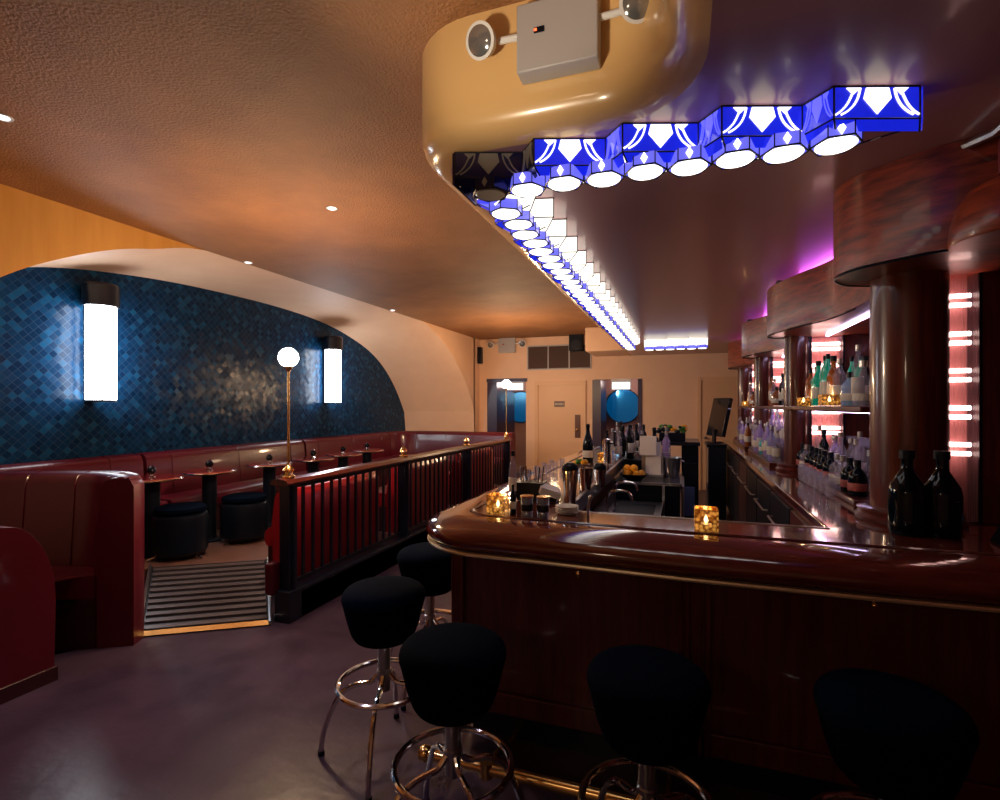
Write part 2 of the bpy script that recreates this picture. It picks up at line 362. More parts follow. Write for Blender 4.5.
# louvred vent
xa, xb = aty(528,YB), aty(591,YB); zb, zt = 2.37, 2.86
t = thing('air_vent', 'dark bronze louvred air vent in three sections above the cream door', 'air vent', ((xa+xb)/2, YB, zb))
mb = MB(); w = (xb-xa)/3
for i in range(4): mb.box(xa+i*w-.012, xa+i*w+.012, YB-.03, YB, zb, zt)
mb.box(xa, xb, YB-.03, YB, zb-.012, zb+.012).box(xa, xb, YB-.03, YB, zt-.012, zt+.012); part(mb, 'frame', greyp_m, t, world=True)
for i in range(3):
    mb = MB().box(xa+i*w+.012, xa+(i+1)*w-.012, YB-.01, YB, zb+.01, zt-.01)
    for k in range(13):
        z = zb+.03+k*.0345; mb.add([(xa+i*w+.013,YB-.028,z),(xa+(i+1)*w-.013,YB-.028,z),(xa+(i+1)*w-.013,YB-.01,z+.03),(xa+i*w+.013,YB-.01,z+.03)],[(0,1,2,3)])
    part(mb, 'louvre', louv_m, t, world=True)
def speaker(px, y, z, s, lab):
    t = thing('wall_speaker', lab, 'speaker', (aty(px,y), y, z))
    mb = MB().box(-.12*s,.12*s,-.14,0,0,.36); part(mb, 'body', black_m, t, bev=.02)
    part(MB().prism([(.085*s*math.cos(k*PI/8), .12+.085*s*math.sin(k*PI/8)) for k in range(16)], -.148, -.14, 'y'), 'cone', iron_m, t)
    part(MB().box(-.03,.03,-.02,.0,.36,.42), 'bracket', iron_m, t)
speaker(478, YB, 2.52, 1, 'black speaker high in the far left corner of the back wall')
speaker(577, YB-.03, 2.72, 1.2, 'black speaker mounted over the right section of the louvred vent')
def emergency(loc, rz, s, lab, spread=.29):
    t = thing('emergency_light', lab, 'emergency light', loc, rz)
    b = part(MB().box(-.155*s,.155*s,-.085*s,0,0,.26*s), 'housing', greyp_m, t, bev=.006)
    part(MB().box(-.085*s,-.045*s,-.090*s,-.085*s,.135*s,.155*s), 'indicator_window', black_m, b)
    part(MB().box(-.083*s,-.073*s,-.093*s,-.090*s,.141*s,.149*s), 'indicator', led_m, b)
    for sx in (-1, 1):
        part(MB().tube([(sx*.155*s,-.045*s,.165*s),(sx*.24*s,-.05*s,.165*s)], .013*s), 'bracket', whitep_m, t)
        mb = MB(); R = .062*s
        mb.lathe([(0,0),(.035*s,.002),(.055*s,.02*s),(R,.045*s),(R+.003*s,.055*s),(R-.008*s,.057*s)], n=28)
        m4 = Matrix.Translation((sx*(.24*s+.045*s), -.055*s, .165*s)) @ Matrix.Rotation(sx*.25, 4, 'Z') @ Matrix.Rotation(math.radians(112), 4, 'X')
        mb.v = [m4 @ p for p in mb.v]; h = part(mb, 'lamp_head', whitep_m, t)
        mb = MB().lathe([(R-.008*s,.0565*s),(R*.6,.066*s),(0,.07*s)], n=28); mb.v = [m4 @ p for p in mb.v]; part(mb, 'lens', lens_m, h)
    return t
# ------------------------------------------------------------------ soffit
def arc(cx, cy, r, a0, a1, n=10): return [(cx+r*math.cos(math.radians(a0+(a1-a0)*k/n)), cy+r*math.sin(math.radians(a0+(a1-a0)*k/n))) for k in range(n+1)]
XS = -1.07; YF = 1.80; RC = .32
path = [(XS, 10.68), (XS, 6), (XS, 3)]+arc(XS+RC, YF+RC, RC, 180, 270)+[(-.5, YF)]+arc(-.29, YF-.24, .24, 90, 0)+[(-.05, 1.0), (-.05, -2.9)]
path = [Vector(p) for p in path]
RB = .12
prof = [(0, ZC), (0, ZS+RB)]+[(-RB*(1-math.cos(a)), ZS+RB*(1-math.sin(a))) for a in [math.radians(x) for x in (15,30,45,60,75,90)]]
def offs(path, o):
    out = []
    for i, p in enumerate(path):
        a = path[max(0,i-1)]; b = path[min(len(path)-1,i+1)]; t = (b-a).normalized(); out.append((p.x+t.y*o, p.y-t.x*o))
    return out
# travelling -Y with the room on the right-hand side => outward (left) is negative offset to the right of travel
mb = MB(); m = len(prof); v = []; f = []
for i, p in enumerate(path):
    a = path[max(0,i-1)]; b = path[min(len(path)-1,i+1)]; t = (b-a).normalized(); inn = Vector((-t.y, t.x))   # left of travel = into the soffit
    for o_, z in prof: q = p+inn*(-o_); v.append((q.x, q.y, z))
for i in range(len(path)-1):
    for k in range(m-1): f.append((i*m+k, i*m+k+1, (i+1)*m+k+1, (i+1)*m+k))
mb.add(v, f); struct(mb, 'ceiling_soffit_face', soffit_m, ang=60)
inner = [v[i*m+m-1][:2] for i in range(len(path))]
mb = MB(); poly = inner+[(2.35,-2.9),(2.35,10.68)]
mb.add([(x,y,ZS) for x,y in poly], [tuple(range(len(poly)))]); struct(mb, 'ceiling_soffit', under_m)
mb = MB().box(aty(585,9.6), XS+.1, 9.6, YB, ZS, ZC-.002); struct(mb, 'ceiling_soffit_step', cream_m, bev=.03)
emergency((aty(561,YF-.002), YF-.002, 2.745), 0, .9, 'grey twin-head emergency light on the ochre soffit face above the bar')
emergency((aty(508,YB), YB, 2.74), 0, 1.2, 'small twin-head emergency light high on the far cream wall')
# right-hand shell
struct(MB().box(1.42, 1.5, 3.1, YB, 0, ZS), 'wall_right', plum_m)
struct(MB().box(1.08, 1.16, 1.3, 2.70, 2.44, ZS), 'wall_right_header', plum_m)
struct(MB().box(2.2, 2.3, -3, 3.1, 0, ZS), 'wall_right_near', plum_m)
struct(MB().box(-6.5, 2.4, -3.1, -3.0, 0, ZC), 'wall_front', cream_m)
# ------------------------------------------------------------------ stained glass light valance
def hexpts(u, w, r): return [(u+r*math.cos(PI/3*k), w+r*math.sin(PI/3*k)) for k in range(6)]
def inlay(m4, lit=True):
    """white pentagon, wedges and crossing arcs lying on one blue panel; x along the panel 0..1, z up"""
    W, H = .25, .095; mb = MB()
    def pl(pts): mb.prism([(x*W, z*H) for x, z in pts], -.004, -.0005, 'y')
    pl([(.37,.96),(.63,.96),(.66,.62),(.5,.10),(.34,.62)]); pl([(.14,.96),(.30,.96),(.22,.74)]); pl([(.70,.96),(.86,.96),(.78,.74)])
    for sx in (-1, 1):
        for o_ in (.0, .085):
            c = catmull([((.5+sx*x)*W, -.002, z*H) for x, z in ((.20+o_*.8,.95),(.225+o_,.66),(.275+o_,.40),(.35+o_*.9,.20),(.42+o_*.75,.09))], 3)
            mb.tube(c, .0032, 6)
    mb.v = [m4 @ p for p in mb.v]; return mb
def module(t, T, lit=True, ret=True):
    """one saw-tooth bay, local u along the row, w from blue face to inner face; T maps (u,w,z) to the thing's frame"""
    def mp(mb): mb.v = [T @ p for p in mb.v]; return mb
    blue, white, lav, dsk = (bpan_m, wpan_m, lpan_m, disc_m) if lit else (bdark_m, gdark_m, bdark_m, gdark_m)
    A_, B_, N_ = (0,0), (.235,.085), (.30,0)
    g = part(mp(MB().add([(A_[0],A_[1],-.10),(B_[0],B_[1],-.10),(B_[0],B_[1],0),(A_[0],A_[1],0),(N_[0],N_[1],-.10),(N_[0],N_[1],0),(.012,.035,-.125),(.245,.12,-.125),(.305,.035,-.125)],
        [(0,1,2,3),(0,6,7,1)]+([(1,4,5,2),(1,7,8,4)] if ret else []))), 'glass_panel', blue, t)
    a = math.atan2(.085,.235); m4 = T @ Matrix.Rotation(a, 4, 'Z') @ Matrix.Translation((0,0,-.097))
    part(inlay(m4), 'glass_inlay', white, g)
    m4b = T @ Matrix.Translation((.235,.085,-.097)) @ Matrix.Rotation(-math.atan2(.085,.065), 4, 'Z') @ Matrix.Diagonal((.43,1,1,1))
    if ret: part(inlay(m4b), 'glass_inlay', white if not lit else lpan_m, g)
    mb = MB()
    for p, q in (((0,0,0),(.235,.085,0)),((.235,.085,0),(.30,0,0) if ret else (.235,.165,0)),((0,0,-.10),(.235,.085,-.10)),((.235,.085,-.10),(.30,0,-.10) if ret else (.235,.165,-.09)),((0,0,0),(0,0,-.10)),((.235,.085,0),(.235,.085,-.10)),((0,0,-.1),(.012,.035,-.125)),((.235,.085,-.1),(.245,.12,-.125))):
        mb.tube([p, q], .003, 5)
    part(mp(mb), 'lead_line', lead_m, g)
    RX = .30 if ret else .238
    # inner saw-tooth in cream glass
    if ret: part(mp(MB().add([(.0,.165,-.09),(.03,.285,-.09),(.03,.285,0),(0,.165,0),(RX,.165,-.09),(RX,.165,0),(RX,.165,-.12),(.0,.10,-.125),(RX,.10,-.125),(.03,.285,-.09)],
        [(0,1,2,3),(1,4,5,2),(0,7,8,4),(0,1,4)])), 'cream_panel', wpan_m if lit else gdark_m, t)
    mb = MB()
    for p, q in (((0,.165,0),(.03,.285,0)),((.03,.285,0),(RX,.165,0)),((0,.165,-.09),(.03,.285,-.09)),((.03,.285,-.09),(RX,.165,-.09)),((.03,.285,0),(.03,.285,-.09)),((0,.165,0),(0,.165,-.09)),((RX,.165,0),(RX,.165,-.09)),((0,.165,-.09),(0,.12,-.125)),((.15,.22,-.09),(.15,.12,-.125))):
        mb.tube([p, q], .003, 5)
    part(mp(mb), 'lead_line', lead_m, t)
for_row = []
def light_row(name, label, loc, n, T0, unlit=(), w_disc=.09, front=False):
    t = thing(name, label, 'stained glass light', loc)
    for i in range(n):
        T = T0 @ Matrix.Translation((i*.301, 0, 0)); module(t, T, i not in unlit, not (front and i == n-1))
        for j in range(2):
            u = .075+j*.15; w = w_disc+(.0 if j == 0 else .012); lit = not (i in unlit and j == 0); T = T0 @ Matrix.Translation((i*.301, 0, 0))
            if front:
                if i == n-1 and j == 1: continue
                T = Matrix.Identity(4); u = .117+.1505*(2*i+j)
            mb = MB().prism(hexpts(u, w, .073), -.145, -.10); mb.v = [T @ p for p in mb.v]
            c = part(mb, 'glass_cup', lpan_m if lit else bdark_m, t)
            mb = MB()
            for k in range(6):
                p, q = hexpts(u, w, .0745)[k], hexpts(u, w, .0745)[(k+1)%6]
                mb.tube([(p[0],p[1],-.10),(p[0],p[1],-.145)], .0022, 5).tube([(p[0],p[1],-.145),(q[0],q[1],-.145)], .0035, 5)
            mb.v = [T @ p for p in mb.v]; part(mb, 'lead_line', lead_m, c)
            mb = MB().lathe([(0,-.151),(.055,-.151),(.061,-.1465),(.061,-.1455),(0,-.1455)], (u,w,0), 28); mb.v = [T @ p for p in mb.v]
            part(mb, 'diffuser', disc_m if lit else gdark_m, c)
            dm = MB().add([(u-.012,w-.068,-.122),(u,w-.068,-.102),(u+.012,w-.068,-.122),(u,w-.068,-.143)], [(0,1,2,3)]); dm.v = [T @ p for p in dm.v]
            part(dm, 'diamond_inlay', disc_m if lit else gdark_m, c)
    return t
X0, Y0 = -.847, 1.89
t = light_row('stained_glass_light', 'front row of cobalt stained glass lights with nine round white diffusers', (X0, Y0, ZS-.002), 5, Matrix.Diagonal((1.075,1,1,1)), unlit=(0,), front=True)
part(MB().box(-.012,0,.0,.24,-.125,0), 'end_panel', bdark_m, t, bev=.004); part(MB().add([(1.555,.085,0),(1.555,.17,0),(1.555,.17,-.09),(1.565,.12,-.125),(1.555,.085,-.1)],[(0,1,2,3,4)]), 'end_panel', bpan_m, t)
T0 = Matrix(((0,1,0,0),(1,0,0,0),(0,0,1,0),(0,0,0,1)))
light_row('stained_glass_light', 'long row of white and cobalt glass lights running away into the distance', (-.87, 2.13, ZS-.002), 20, T0, w_disc=.13)
light_row('stained_glass_light', 'far short row of glowing glass lights across the back end of the bar', (-.55, 8.42, ZS), 3, Matrix.Diagonal((1,-1,1,1)), w_disc=.13)
# ------------------------------------------------------------------ the bar
ZB = 1.07
barpath = [(-1.24,6.9),(-1.24,5),(-1.24,3.2),(-1.24,2.75)]+arc(-.84, 2.53, .40, 188, 262, 10)+[(-.6,2.13),(0,2.10),(.6,2.10),(1.2,2.12),(2.15,2.14)]
trim_m = mat('pale_brass', (1,.86,.62), .35, metal=.7)
t = thing('bar_counter', 'lacquered mahogany bar with a thick rounded front edge', 'bar counter', (-.2, 2.4, 0))
nose = [(-.03,.952),(-.0,.968),(.012,.993),(.0,1.024),(-.05,1.052),(-.12,1.068),(-.22,1.072),(-.25,1.066),(-.26,1.05),(-.26,.952)]
def leftsweep(path, prof, z=None):
    mb = MB(); N = len(path); m = len(prof); v = []; f = []
    P = [Vector(p) for p in path]
    for i in range(N):
        tt = (P[min(N-1,i+1)]-P[max(0,i-1)]).normalized(); out = Vector((tt.y, -tt.x))
        for o_, zz in prof: q = P[i]+out*o_; v.append((q.x, q.y, zz))
    for i in range(N-1):
        for k in range(m): f.append((i*m+k, i*m+(k+1)%m, (i+1)*m+(k+1)%m, (i+1)*m+k))
    f += [tuple(range(m)), tuple((N-1)*m+k for k in range(m))]
    return mb.add(v, f)
part(leftsweep(barpath, nose), 'rounded_edge', top_m, t, world=True, ang=50)
part(leftsweep(barpath, [(-.235,1.073),(-.225,1.077),(-.215,1.073),(-.225,1.068)]), 'edge_bead', wood_m, t, world=True)
brp = [(Vector(p)) for p in barpath]
mb = leftsweep(barpath, [(-.022,.938),(.002,.937),(.005,.944),(.002,.951),(-.022,.951)]); part(mb, 'brass_trim', trim_m, t, world=True)
topo = []
P = [Vector(p) for p in barpath]
for i in range(len(P)):
    tt = (P[min(len(P)-1,i+1)]-P[max(0,i-1)]).normalized(); q = P[i]-Vector((tt.y,-tt.x))*.225; topo.append((q.x,q.y))
part(MB().prism(topo+[(2.15,2.72),(.0,2.60),(-.57,2.60),(-.57,6.9)], 1.02, ZB), 'bar_top', top_m, t, world=True)
part(MB().box(-.575,-.553,2.60,6.9,.99,1.076).box(-.575,.60,2.60,2.615,.99,1.074), 'inner_rail', steel_m, t, world=True)
# panelled body
bx0, by0 = -1.03, 2.36
part(MB().prism([(-1.03,6.85),(-1.03,by0),(2.1,by0),(2.1,2.5),(-.65,2.5),(-.65,6.85)], .14, 1.0), 'front_panel', woodp_m, t, world=True)
part(MB().prism([(-.98,6.85),(-.98,by0+.05),(2.1,by0+.05),(2.1,2.45),(-.7,2.45),(-.7,6.85)], 0, .14), 'plinth', navy_m, t, world=True)
def pil(xc):
    mb = MB()
    for dx, w, d in ((0,.09,.02),(-.055,.022,.032),(.055,.022,.032),(-.022,.016,.028),(.022,.016,.028)):
        mb.box(xc+dx-w/2, xc+dx+w/2, by0-d, by0, .14, .925)
    return mb
for xc in (.045, 1.35): part(pil(xc), 'pilaster', wood_m, t, world=True, bev=.004)
part(MB().box(-1.065,-1.0,by0-.03,by0+.03,.14,.93), 'corner_post', wood_m, t, world=True, bev=.008)
part(MB().box(-1.0,2.1,by0-.02,by0,.14,.24), 'base_moulding', woodp_m, t, world=True, bev=.006)
for xc in (-.4, .62): part(MB().ball((xc,2.115,.918), .012).tube([(xc,2.115,.940),(xc,2.115,.905)], .006), 'bag_hook', brass_m, t, world=True)
for s_ in (-1.03,): pass
# brass foot rail
t = thing('foot_rail', 'polished brass foot rail running along the base of the bar', 'foot rail', (0,1.99,0))
part(MB().tube([(-1.02,1.99,.13)]+[(-.5,1.99,.13),(1,1.99,.13),(2.1,1.99,.13)], .024, 14), 'rail', brass_m, t, world=True)
for x in (-.75, -.05, .65, 1.35):
    part(MB().tube([(x,1.99,.13),(x,2.1,.12),(x,2.30,.045),(x,2.41,.04)], .012, 8).cyl((x,1.99), .03, .10, .16), 'bracket', brass_m, t, world=True)
part(MB().ball((-1.03,1.99,.13), .034), 'end_knob', brass_m, t, world=True)
# ------------------------------------------------------------------ stools
def make_stool(label):
    t = thing('bar_stool', label, 'bar stool', (0,0,0), 0, 'bar stools along the mahogany bar')
    prof_ = [(0,.54),(.108,.54),(.135,.552),(.153,.59),(.170,.65),(.182,.70),(.189,.725),(.182,.752),(.155,.772),(.09,.784),(0,.788)]
    q = catmull([(r,0,z) for r, z in prof_], 4); part(MB().lathe([(max(0,p.x),p.z) for p in q], n=40), 'seat', fabric_m, t, ang=60)
    part(MB().lathe([(0,.30),(.028,.30),(.028,.375),(.033,.38),(.033,.395),(.028,.40),(.028,.54),(0,.54)], n=20), 'pedestal', steel_m, t)
    part(MB().tube([(.205*math.cos(k*PI/24), .205*math.sin(k*PI/24), .335) for k in range(48)], .0125, 10, True), 'foot_ring', chrome_m, t)
    for k in range(4):
        a = PI/4+k*PI/2; c, s_ = math.cos(a), math.sin(a)
        pts = catmull([(.022*c,.022*s_,.375),(.06*c,.06*s_,.335),(.14*c,.14*s_,.318),(.205*c,.205*s_,.270),(.262*c,.262*s_,.15),(.285*c,.285*s_,.06),(.288*c,.288*s_,.012)], 5)
        l = part(MB().tube(pts, .0115, 9), 'leg', chrome_m, t); part(MB().cyl((.288*c,.288*s_), .015, .0, .02), 'foot_cap', black_m, l)
    return t
st = make_stool('tall dark upholstered bar stool at the left, nearest the railing steps')
sp = [((384,583,.788),None),((430,552,.788),'dark bar stool at the far left, half behind the corner of the bar'),((453,636,.788),'dark bar stool with chrome ring in front of the left end of the bar'),((647,662,.788),'dark bar stool in the middle, in front of the bar panels'),((890,690,.788),'dark bar stool nearest the right edge of the picture')]
for i, (q, lab) in enumerate(sp):
    x, y = at(*q)
    if i == 0: st.location = (x, y, 0); st.rotation_euler.z = YAW+PI/4
    else: dup(st, (x*(1.04 if i == 1 else 1), y*(1.04 if i == 1 else 1), 0), .75 if i == 1 else .1-.04*i, lab)
# ------------------------------------------------------------------ railing with newel posts, lamps
XRL = -2.80; PY = [3.20, 4.92, 6.64, 8.36]
t = thing('railing', 'dark balustrade with a mahogany handrail along the raised dining platform', 'railing', (XRL,3.2,PZ))
for i, y in enumerate(PY):
    mb = MB().box(XRL-.045,XRL+.045,y-.045,y+.045,PZ if i else PZ,1.02); mb.cyl((XRL+.05,y), .016, PZ, 1.02, 12)
    part(mb, 'post', navy_m, t, world=True, bev=.008)
for i in range(3):
    part(MB().box(XRL-.012,XRL+.012,PY[i]+.045,PY[i+1]-.045,.25,.28).box(XRL-.012,XRL+.012,PY[i]+.045,PY[i+1]-.045,.975,1.0), 'bottom_rail', iron_m, t, world=True)
    nb = 13
    for k in range(nb):
        y = PY[i]+.045+(PY[i+1]-PY[i]-.09)*(k+1)/(nb+1); part(MB().box(XRL-.009,XRL+.009,y-.012,y+.012,.28,.98), 'baluster', navy_m, t, world=True)
part(MB().prism([(XRL-.075,1.015),(XRL+.075,1.015),(XRL+.08,1.03),(XRL+.06,1.055),(XRL,1.064),(XRL-.06,1.055),(XRL-.08,1.03)], 3.10, 8.46, 'y'), 'handrail', wood_m, t, world=True)
part(MB().box(XRL-.06,XRL+.08,3.12,9.3,.0,PZ+.03), 'curb', navy_m, t, world=True, bev=.006)
part(MB().box(XRL-.12,XRL-.04,3.08,3.17,PZ,.44), 'curb_block', leather_m, t, world=True, bev=.02)
def pole_lamp(y, lab, full=True):
    t = thing('post_lamp', lab, 'lamp', (XRL, y, 1.06))
    part(MB().lathe([(0,0),(.05,0),(.052,.012),(.035,.022),(.030,.045),(.042,.06),(.030,.078),(.016,.09),(.012,.11),(0,.11)], n=24), 'base', brass_m, t)
    part(MB().cyl((0,0), .0095, .1, .83, 12).lathe([(.0095,.80),(.03,.83),(.032,.84),(0,.845)], n=16), 'pole', brass_m, t)
    part(MB().ball((0,0,.905), .072, 28), 'globe', glow_m, t)
pole_lamp(PY[0], 'glowing globe lamp on a slim brass pole atop the nearest railing post')
pole_lamp(PY[3], 'glowing globe lamp atop the farthest railing post by the back wall')
fin = thing('brass_finial', 'round brass finial on the second post of the railing', 'finial', (XRL, PY[1], 1.06), 0, 'finials on the railing')
part(MB().lathe([(0,0),(.05,0),(.05,.012),(.03,.022),(.03,.035),(.043,.055),(.038,.075),(.018,.092),(.02,.10),(0,.115)], n=22), 'ornament', brass_m, fin)
dup(fin, (XRL, PY[2], 1.06), 0, 'round brass finial on the third post of the railing')
# ramp
t = thing('ramp', 'ribbed dark ramp with a brass-coloured lip leading up to the dining platform', 'ramp', ((A[0]+B[0])/2, (A[1]+B[1])/2, 0))
def lerp2(p, q, k): return (p[0]+(q[0]-p[0])*k, p[1]+(q[1]-p[1])*k)
ra = lambda s, u, dz=0: (*lerp2(lerp2(A, A2, s), lerp2(B, B2, s), u), .012+s*(PZ-.006)+dz)
mb = MB(); mb.add([ra(0,0),ra(0,1),ra(1,1),ra(1,0),(*A,0),(*B,0),(*B2,0),(*A2,0)], [(0,1,2,3),(0,4,5,1),(1,5,6,2),(3,7,4,0),(2,6,7,3),(4,7,6,5)]); part(mb, 'deck', iron_m, t, world=True)
tread_m = mat('ribbed_rubber', (.09,.07,.075), .35, metal=.3)
for k in range(11):
    s0 = .05+k*.086; s1 = s0+.043
    part(MB().add([ra(s0,.03,.001),ra(s0,.97,.001),ra(s1,.97,.001),ra(s1,.03,.001),ra(s0,.03,.014),ra(s0,.97,.014),ra(s1,.97,.014),ra(s1,.03,.014)], [(4,5,6,7),(0,1,5,4),(2,3,7,6),(0,4,7,3),(1,2,6,5)]), 'rib', tread_m, t, world=True)
part(MB().add([ra(-.01,.0,.0),ra(-.01,1,.0),ra(.03,1,.012),ra(.03,0,.012)], [(0,1,2,3)]), 'lip', brass_m, t, world=True)
for u in (0, 1): part(MB().tube([ra(0,u,.01), ra(1,u,.01)], .014, 8), 'side_trim', steel_m, t, world=True)
# ------------------------------------------------------------------ leather seating
def seat_back(path, z0, z1, th, lean=.06, m=12):
    """upholstered back: inner side is to the right of travel"""
    pr = [(0,z0),(0,z1-.08),(-.005,z1-.03),(-.03,z1-.005),(-th/2,z1+.012),(-th+.02,z1-.005),(-th-.0,z1-.03),(-th+.0,z0)]
    return [( -o_, z) for o_, z in pr]
def bench(path, label, z0, zback, zseat, depth, m_back, m_seat, name='banquette', th=.17, seatgap=0, cat='banquette', group=None, caps=None, seams=True):
    P = [Vector(p) for p in catmull([(x,y,0) for x,y in path], 6)]; P2 = [(p.x,p.y) for p in P]; c = P2[len(P2)//2]
    t = thing(name, label, cat, (c[0], c[1], z0), 0, group)
    # outer face at offset 0 (path), inner at +th to the left of travel -> negative right offset
    h = zback
    back = [(0,z0),(0,h-.06),(-.02,h-.018),(-.06,h),(-th+.05,h),(-th+.01,h-.025),(-th-.01,h-.07),(-th-.05,zseat-.02),(-th-.05,z0)]
    part(leftsweep(P2, back), 'backrest', m_back, t, world=True, ang=50)
    seat = [(-th-.03,zseat-.14),(-th-depth,zseat-.14),(-th-depth-.02,zseat-.10),(-th-depth-.015,zseat-.03),(-th-depth+.02,zseat),(-th-.03,zseat+.01)]
    part(leftsweep(P2, seat), 'seat', m_seat, t, world=True, ang=50)
    part(leftsweep(P2, [(-th-.03,z0),(-th-depth+.02,z0),(-th-depth+.02,zseat-.14),(-th-.03,zseat-.14)]), 'base', leatherd_m, t, world=True)
    if seams:
        L = 0; last = -1
        for i in range(1, len(P)-1):
            L += (P[i]-P[i-1]).length
            if L-last > (.62 if seams is True else seams):
                last = L; tt = (P[i+1]-P[i-1]).normalized(); out = Vector((tt.y,-tt.x,0))
                q = [P[i]+out*o_ for o_ in (-.02,-.09,-th+.01,-th-.012,-th-.052)]; zz = [h-.015,h+.003,h-.02,h-.07,zseat]
                part(MB().tube([(a.x,a.y,z) for a, z in zip(q, zz)], .006, 6), 'piping', m_back, t, world=True)
    # crest roll
    part(leftsweep(P2, [(-.02,h-.012),(-.035,h+.004),(-.05,h-.002)]), 'crest_welt', m_back, t, world=True)
    return t
# long wall banquette (travel +Y with wall on left => outer on left); leftsweep: out=right of travel, inner negative => travel so that wall is on right: travel -Y..: direction -Y has right = -X
bench([(-5.46,8.75),(-5.46,6.4)], 'far stretch of the long oxblood banquette under the blue tiled wall', PZ, 1.10, .64, .36, leather_m, leather_m, group='long wall banquette')
bench([(-5.46,6.36),(-5.46,3.95)], 'middle stretch of the long oxblood banquette behind the small round tables', PZ, 1.10, .64, .36, leather_m, leather_m, group='long wall banquette')
bench([(-5.46,3.91),(-5.46,1.2)], 'near stretch of the long oxblood banquette at the left edge under the blue tiles', PZ, 1.10, .64, .36, leather_m, leather_m, group='long wall banquette')
bench([(-2.95,9.36),(-3.6,9.46),(-4.5,9.46),(-5.1,9.38),(-5.38,9.15),(-5.46,8.8)], 'curved end banquette closing the far end of the dining platform', PZ, 1.10, .64, .42, leather_m, leather_m)
# near booth (curved, open to the room)
bench([(-3.46,2.50),(-3.58,2.66),(-3.95,2.74),(-4.45,2.58),(-4.72,2.48)], 'oxblood leather booth with rounded end beside the ramp', 0.0, 1.12, .47, .36, leather_m, leather_m, name='booth', th=.19, cat='booth', seams=.34)
t = thing('booth', 'nearest oxblood booth end with a plain quarter-round side at the left edge', 'booth', (-3.6,1.6,0))
pf = [(2.03,0),(2.04,.45),(2.03,.60),(2.0,.72),(1.95,.83),(1.87,.92),(1.78,.945),(1.66,.97),(1.4,.97),(.9,.97),(.9,0)]
q = [(p.x,p.y) for p in catmull([(a,b,0) for a,b in pf[1:8]], 5)]
part(MB().prism([pf[0]]+q+pf[8:], -3.60, -3.46, 'x'), 'end_panel', leather_m, t, world=True, bev=.02, ang=50)
part(MB().box(-3.47,-3.445,.9,2.045,0,.085), 'kick_board', leatherd_m, t, world=True, bev=.006)
part(MB().box(-4.15,-3.6,1.15,1.33,0,.95), 'backrest', leather_m, t, world=True, bev=.04); part(MB().box(-4.15,-3.6,1.33,1.92,.33,.46), 'seat', leather_m, t, world=True, bev=.04); part(MB().box(-4.15,-3.6,1.33,1.88,0,.33), 'base', leatherd_m, t, world=True)
# booths backing on to the railing
for i in range(3):
    y0, y1 = PY[i]+.02, PY[i+1]-.10
    xo = XRL-.10; dp = .52
    lab = ['red leather crescent booth backing onto the nearest railing bay','red leather crescent booth backing onto the middle railing bay','red leather crescent booth backing onto the farthest railing bay'][i]
    bench([(xo-dp,y1-.02),(xo-.25,y1),(xo-.05,y1-.14),(xo,y1-.5),(xo,(y0+y1)/2),(xo,y0+.5),(xo-.03,y0+.12)][::-1]+([] if i == 0 else []),
          lab, PZ, .93, .62, .10 if i == 0 else .30, leatherb_m, leatherb_m, name='booth', th=.13, cat='booth', group='booths along the railing', seams=.16)
# ------------------------------------------------------------------ tables, poufs, wall lamps
redtop_m = mat('red_lacquer', (.22,.02,.02), .15, coat=1)
tab = [(150,477),(208,470),(268,463),(312,458),(342,453.5),(366,449.5)]
proto = None; tpos = []
for i, (px, py) in enumerate(tab):
    x, y = at(px, py, .93); x += .02; tpos.append((x, y))
    lab = 'red-topped cafe table on a black column, ' + ['nearest, half behind the leather booth','second from the front along the wall banquette','third, left of the brass lamp pole','fourth, just right of the lamp pole','fifth from the front along the wall banquette','farthest one before the curved end banquette'][i]
    if proto is None:
        t = proto = thing('cafe_table', lab, 'table', (x,y,PZ), 0, 'cafe tables along the wall banquette')
        part(MB().lathe([(0,.70),(.235,.70),(.25,.708),(.25,.722),(.24,.73),(0,.73)], n=40), 'table_top', redtop_m, t)
        part(MB().tube([(.252*math.cos(k*PI/20), .252*math.sin(k*PI/20), .715) for k in range(40)], .008, 6, True), 'edge_band', chrome_m, t)
        part(MB().lathe([(0,0),(.135,0),(.135,.015),(.075,.03),(.07,.05),(.07,.66),(.10,.70),(0,.70)], n=24), 'column', black_m, t)
    else: dup(proto, (x,y,PZ), 0, lab)
proto = None
for i, (x, y) in enumerate(tpos):
    lab = 'dark glass ball candle lamp on the ' + ['nearest cafe table','second cafe table from the front','third cafe table from the front','fourth cafe table from the front','fifth cafe table from the front','farthest cafe table'][i]
    if proto is None:
        t = proto = thing('table_lamp', lab, 'table lamp', (x,y,PZ+.731), 0, 'ball lamps on the cafe tables')
        part(MB().lathe([(0,0),(.035,0),(.035,.008),(.015,.015),(.012,.03),(0,.03)], n=16), 'base', chrome_m, t)
        part(MB().ball((0,0,.062), .038, 20), 'globe', darkg_m, t); part(MB().lathe([(.012,.096),(.016,.10),(.016,.108),(0,.112)], n=14), 'cap', chrome_m, t)
    else: dup(proto, (x,y,PZ+.731), 0, lab)
pf = [((176,556),'nearest, low black drum stool beside the leather booth'),((240,540),'second black drum stool from the front beside the cafe tables'),((292,522),'third black drum stool, behind the brass lamp pole'),((325,507),'fourth black drum stool, seen over the railing')]
proto = None
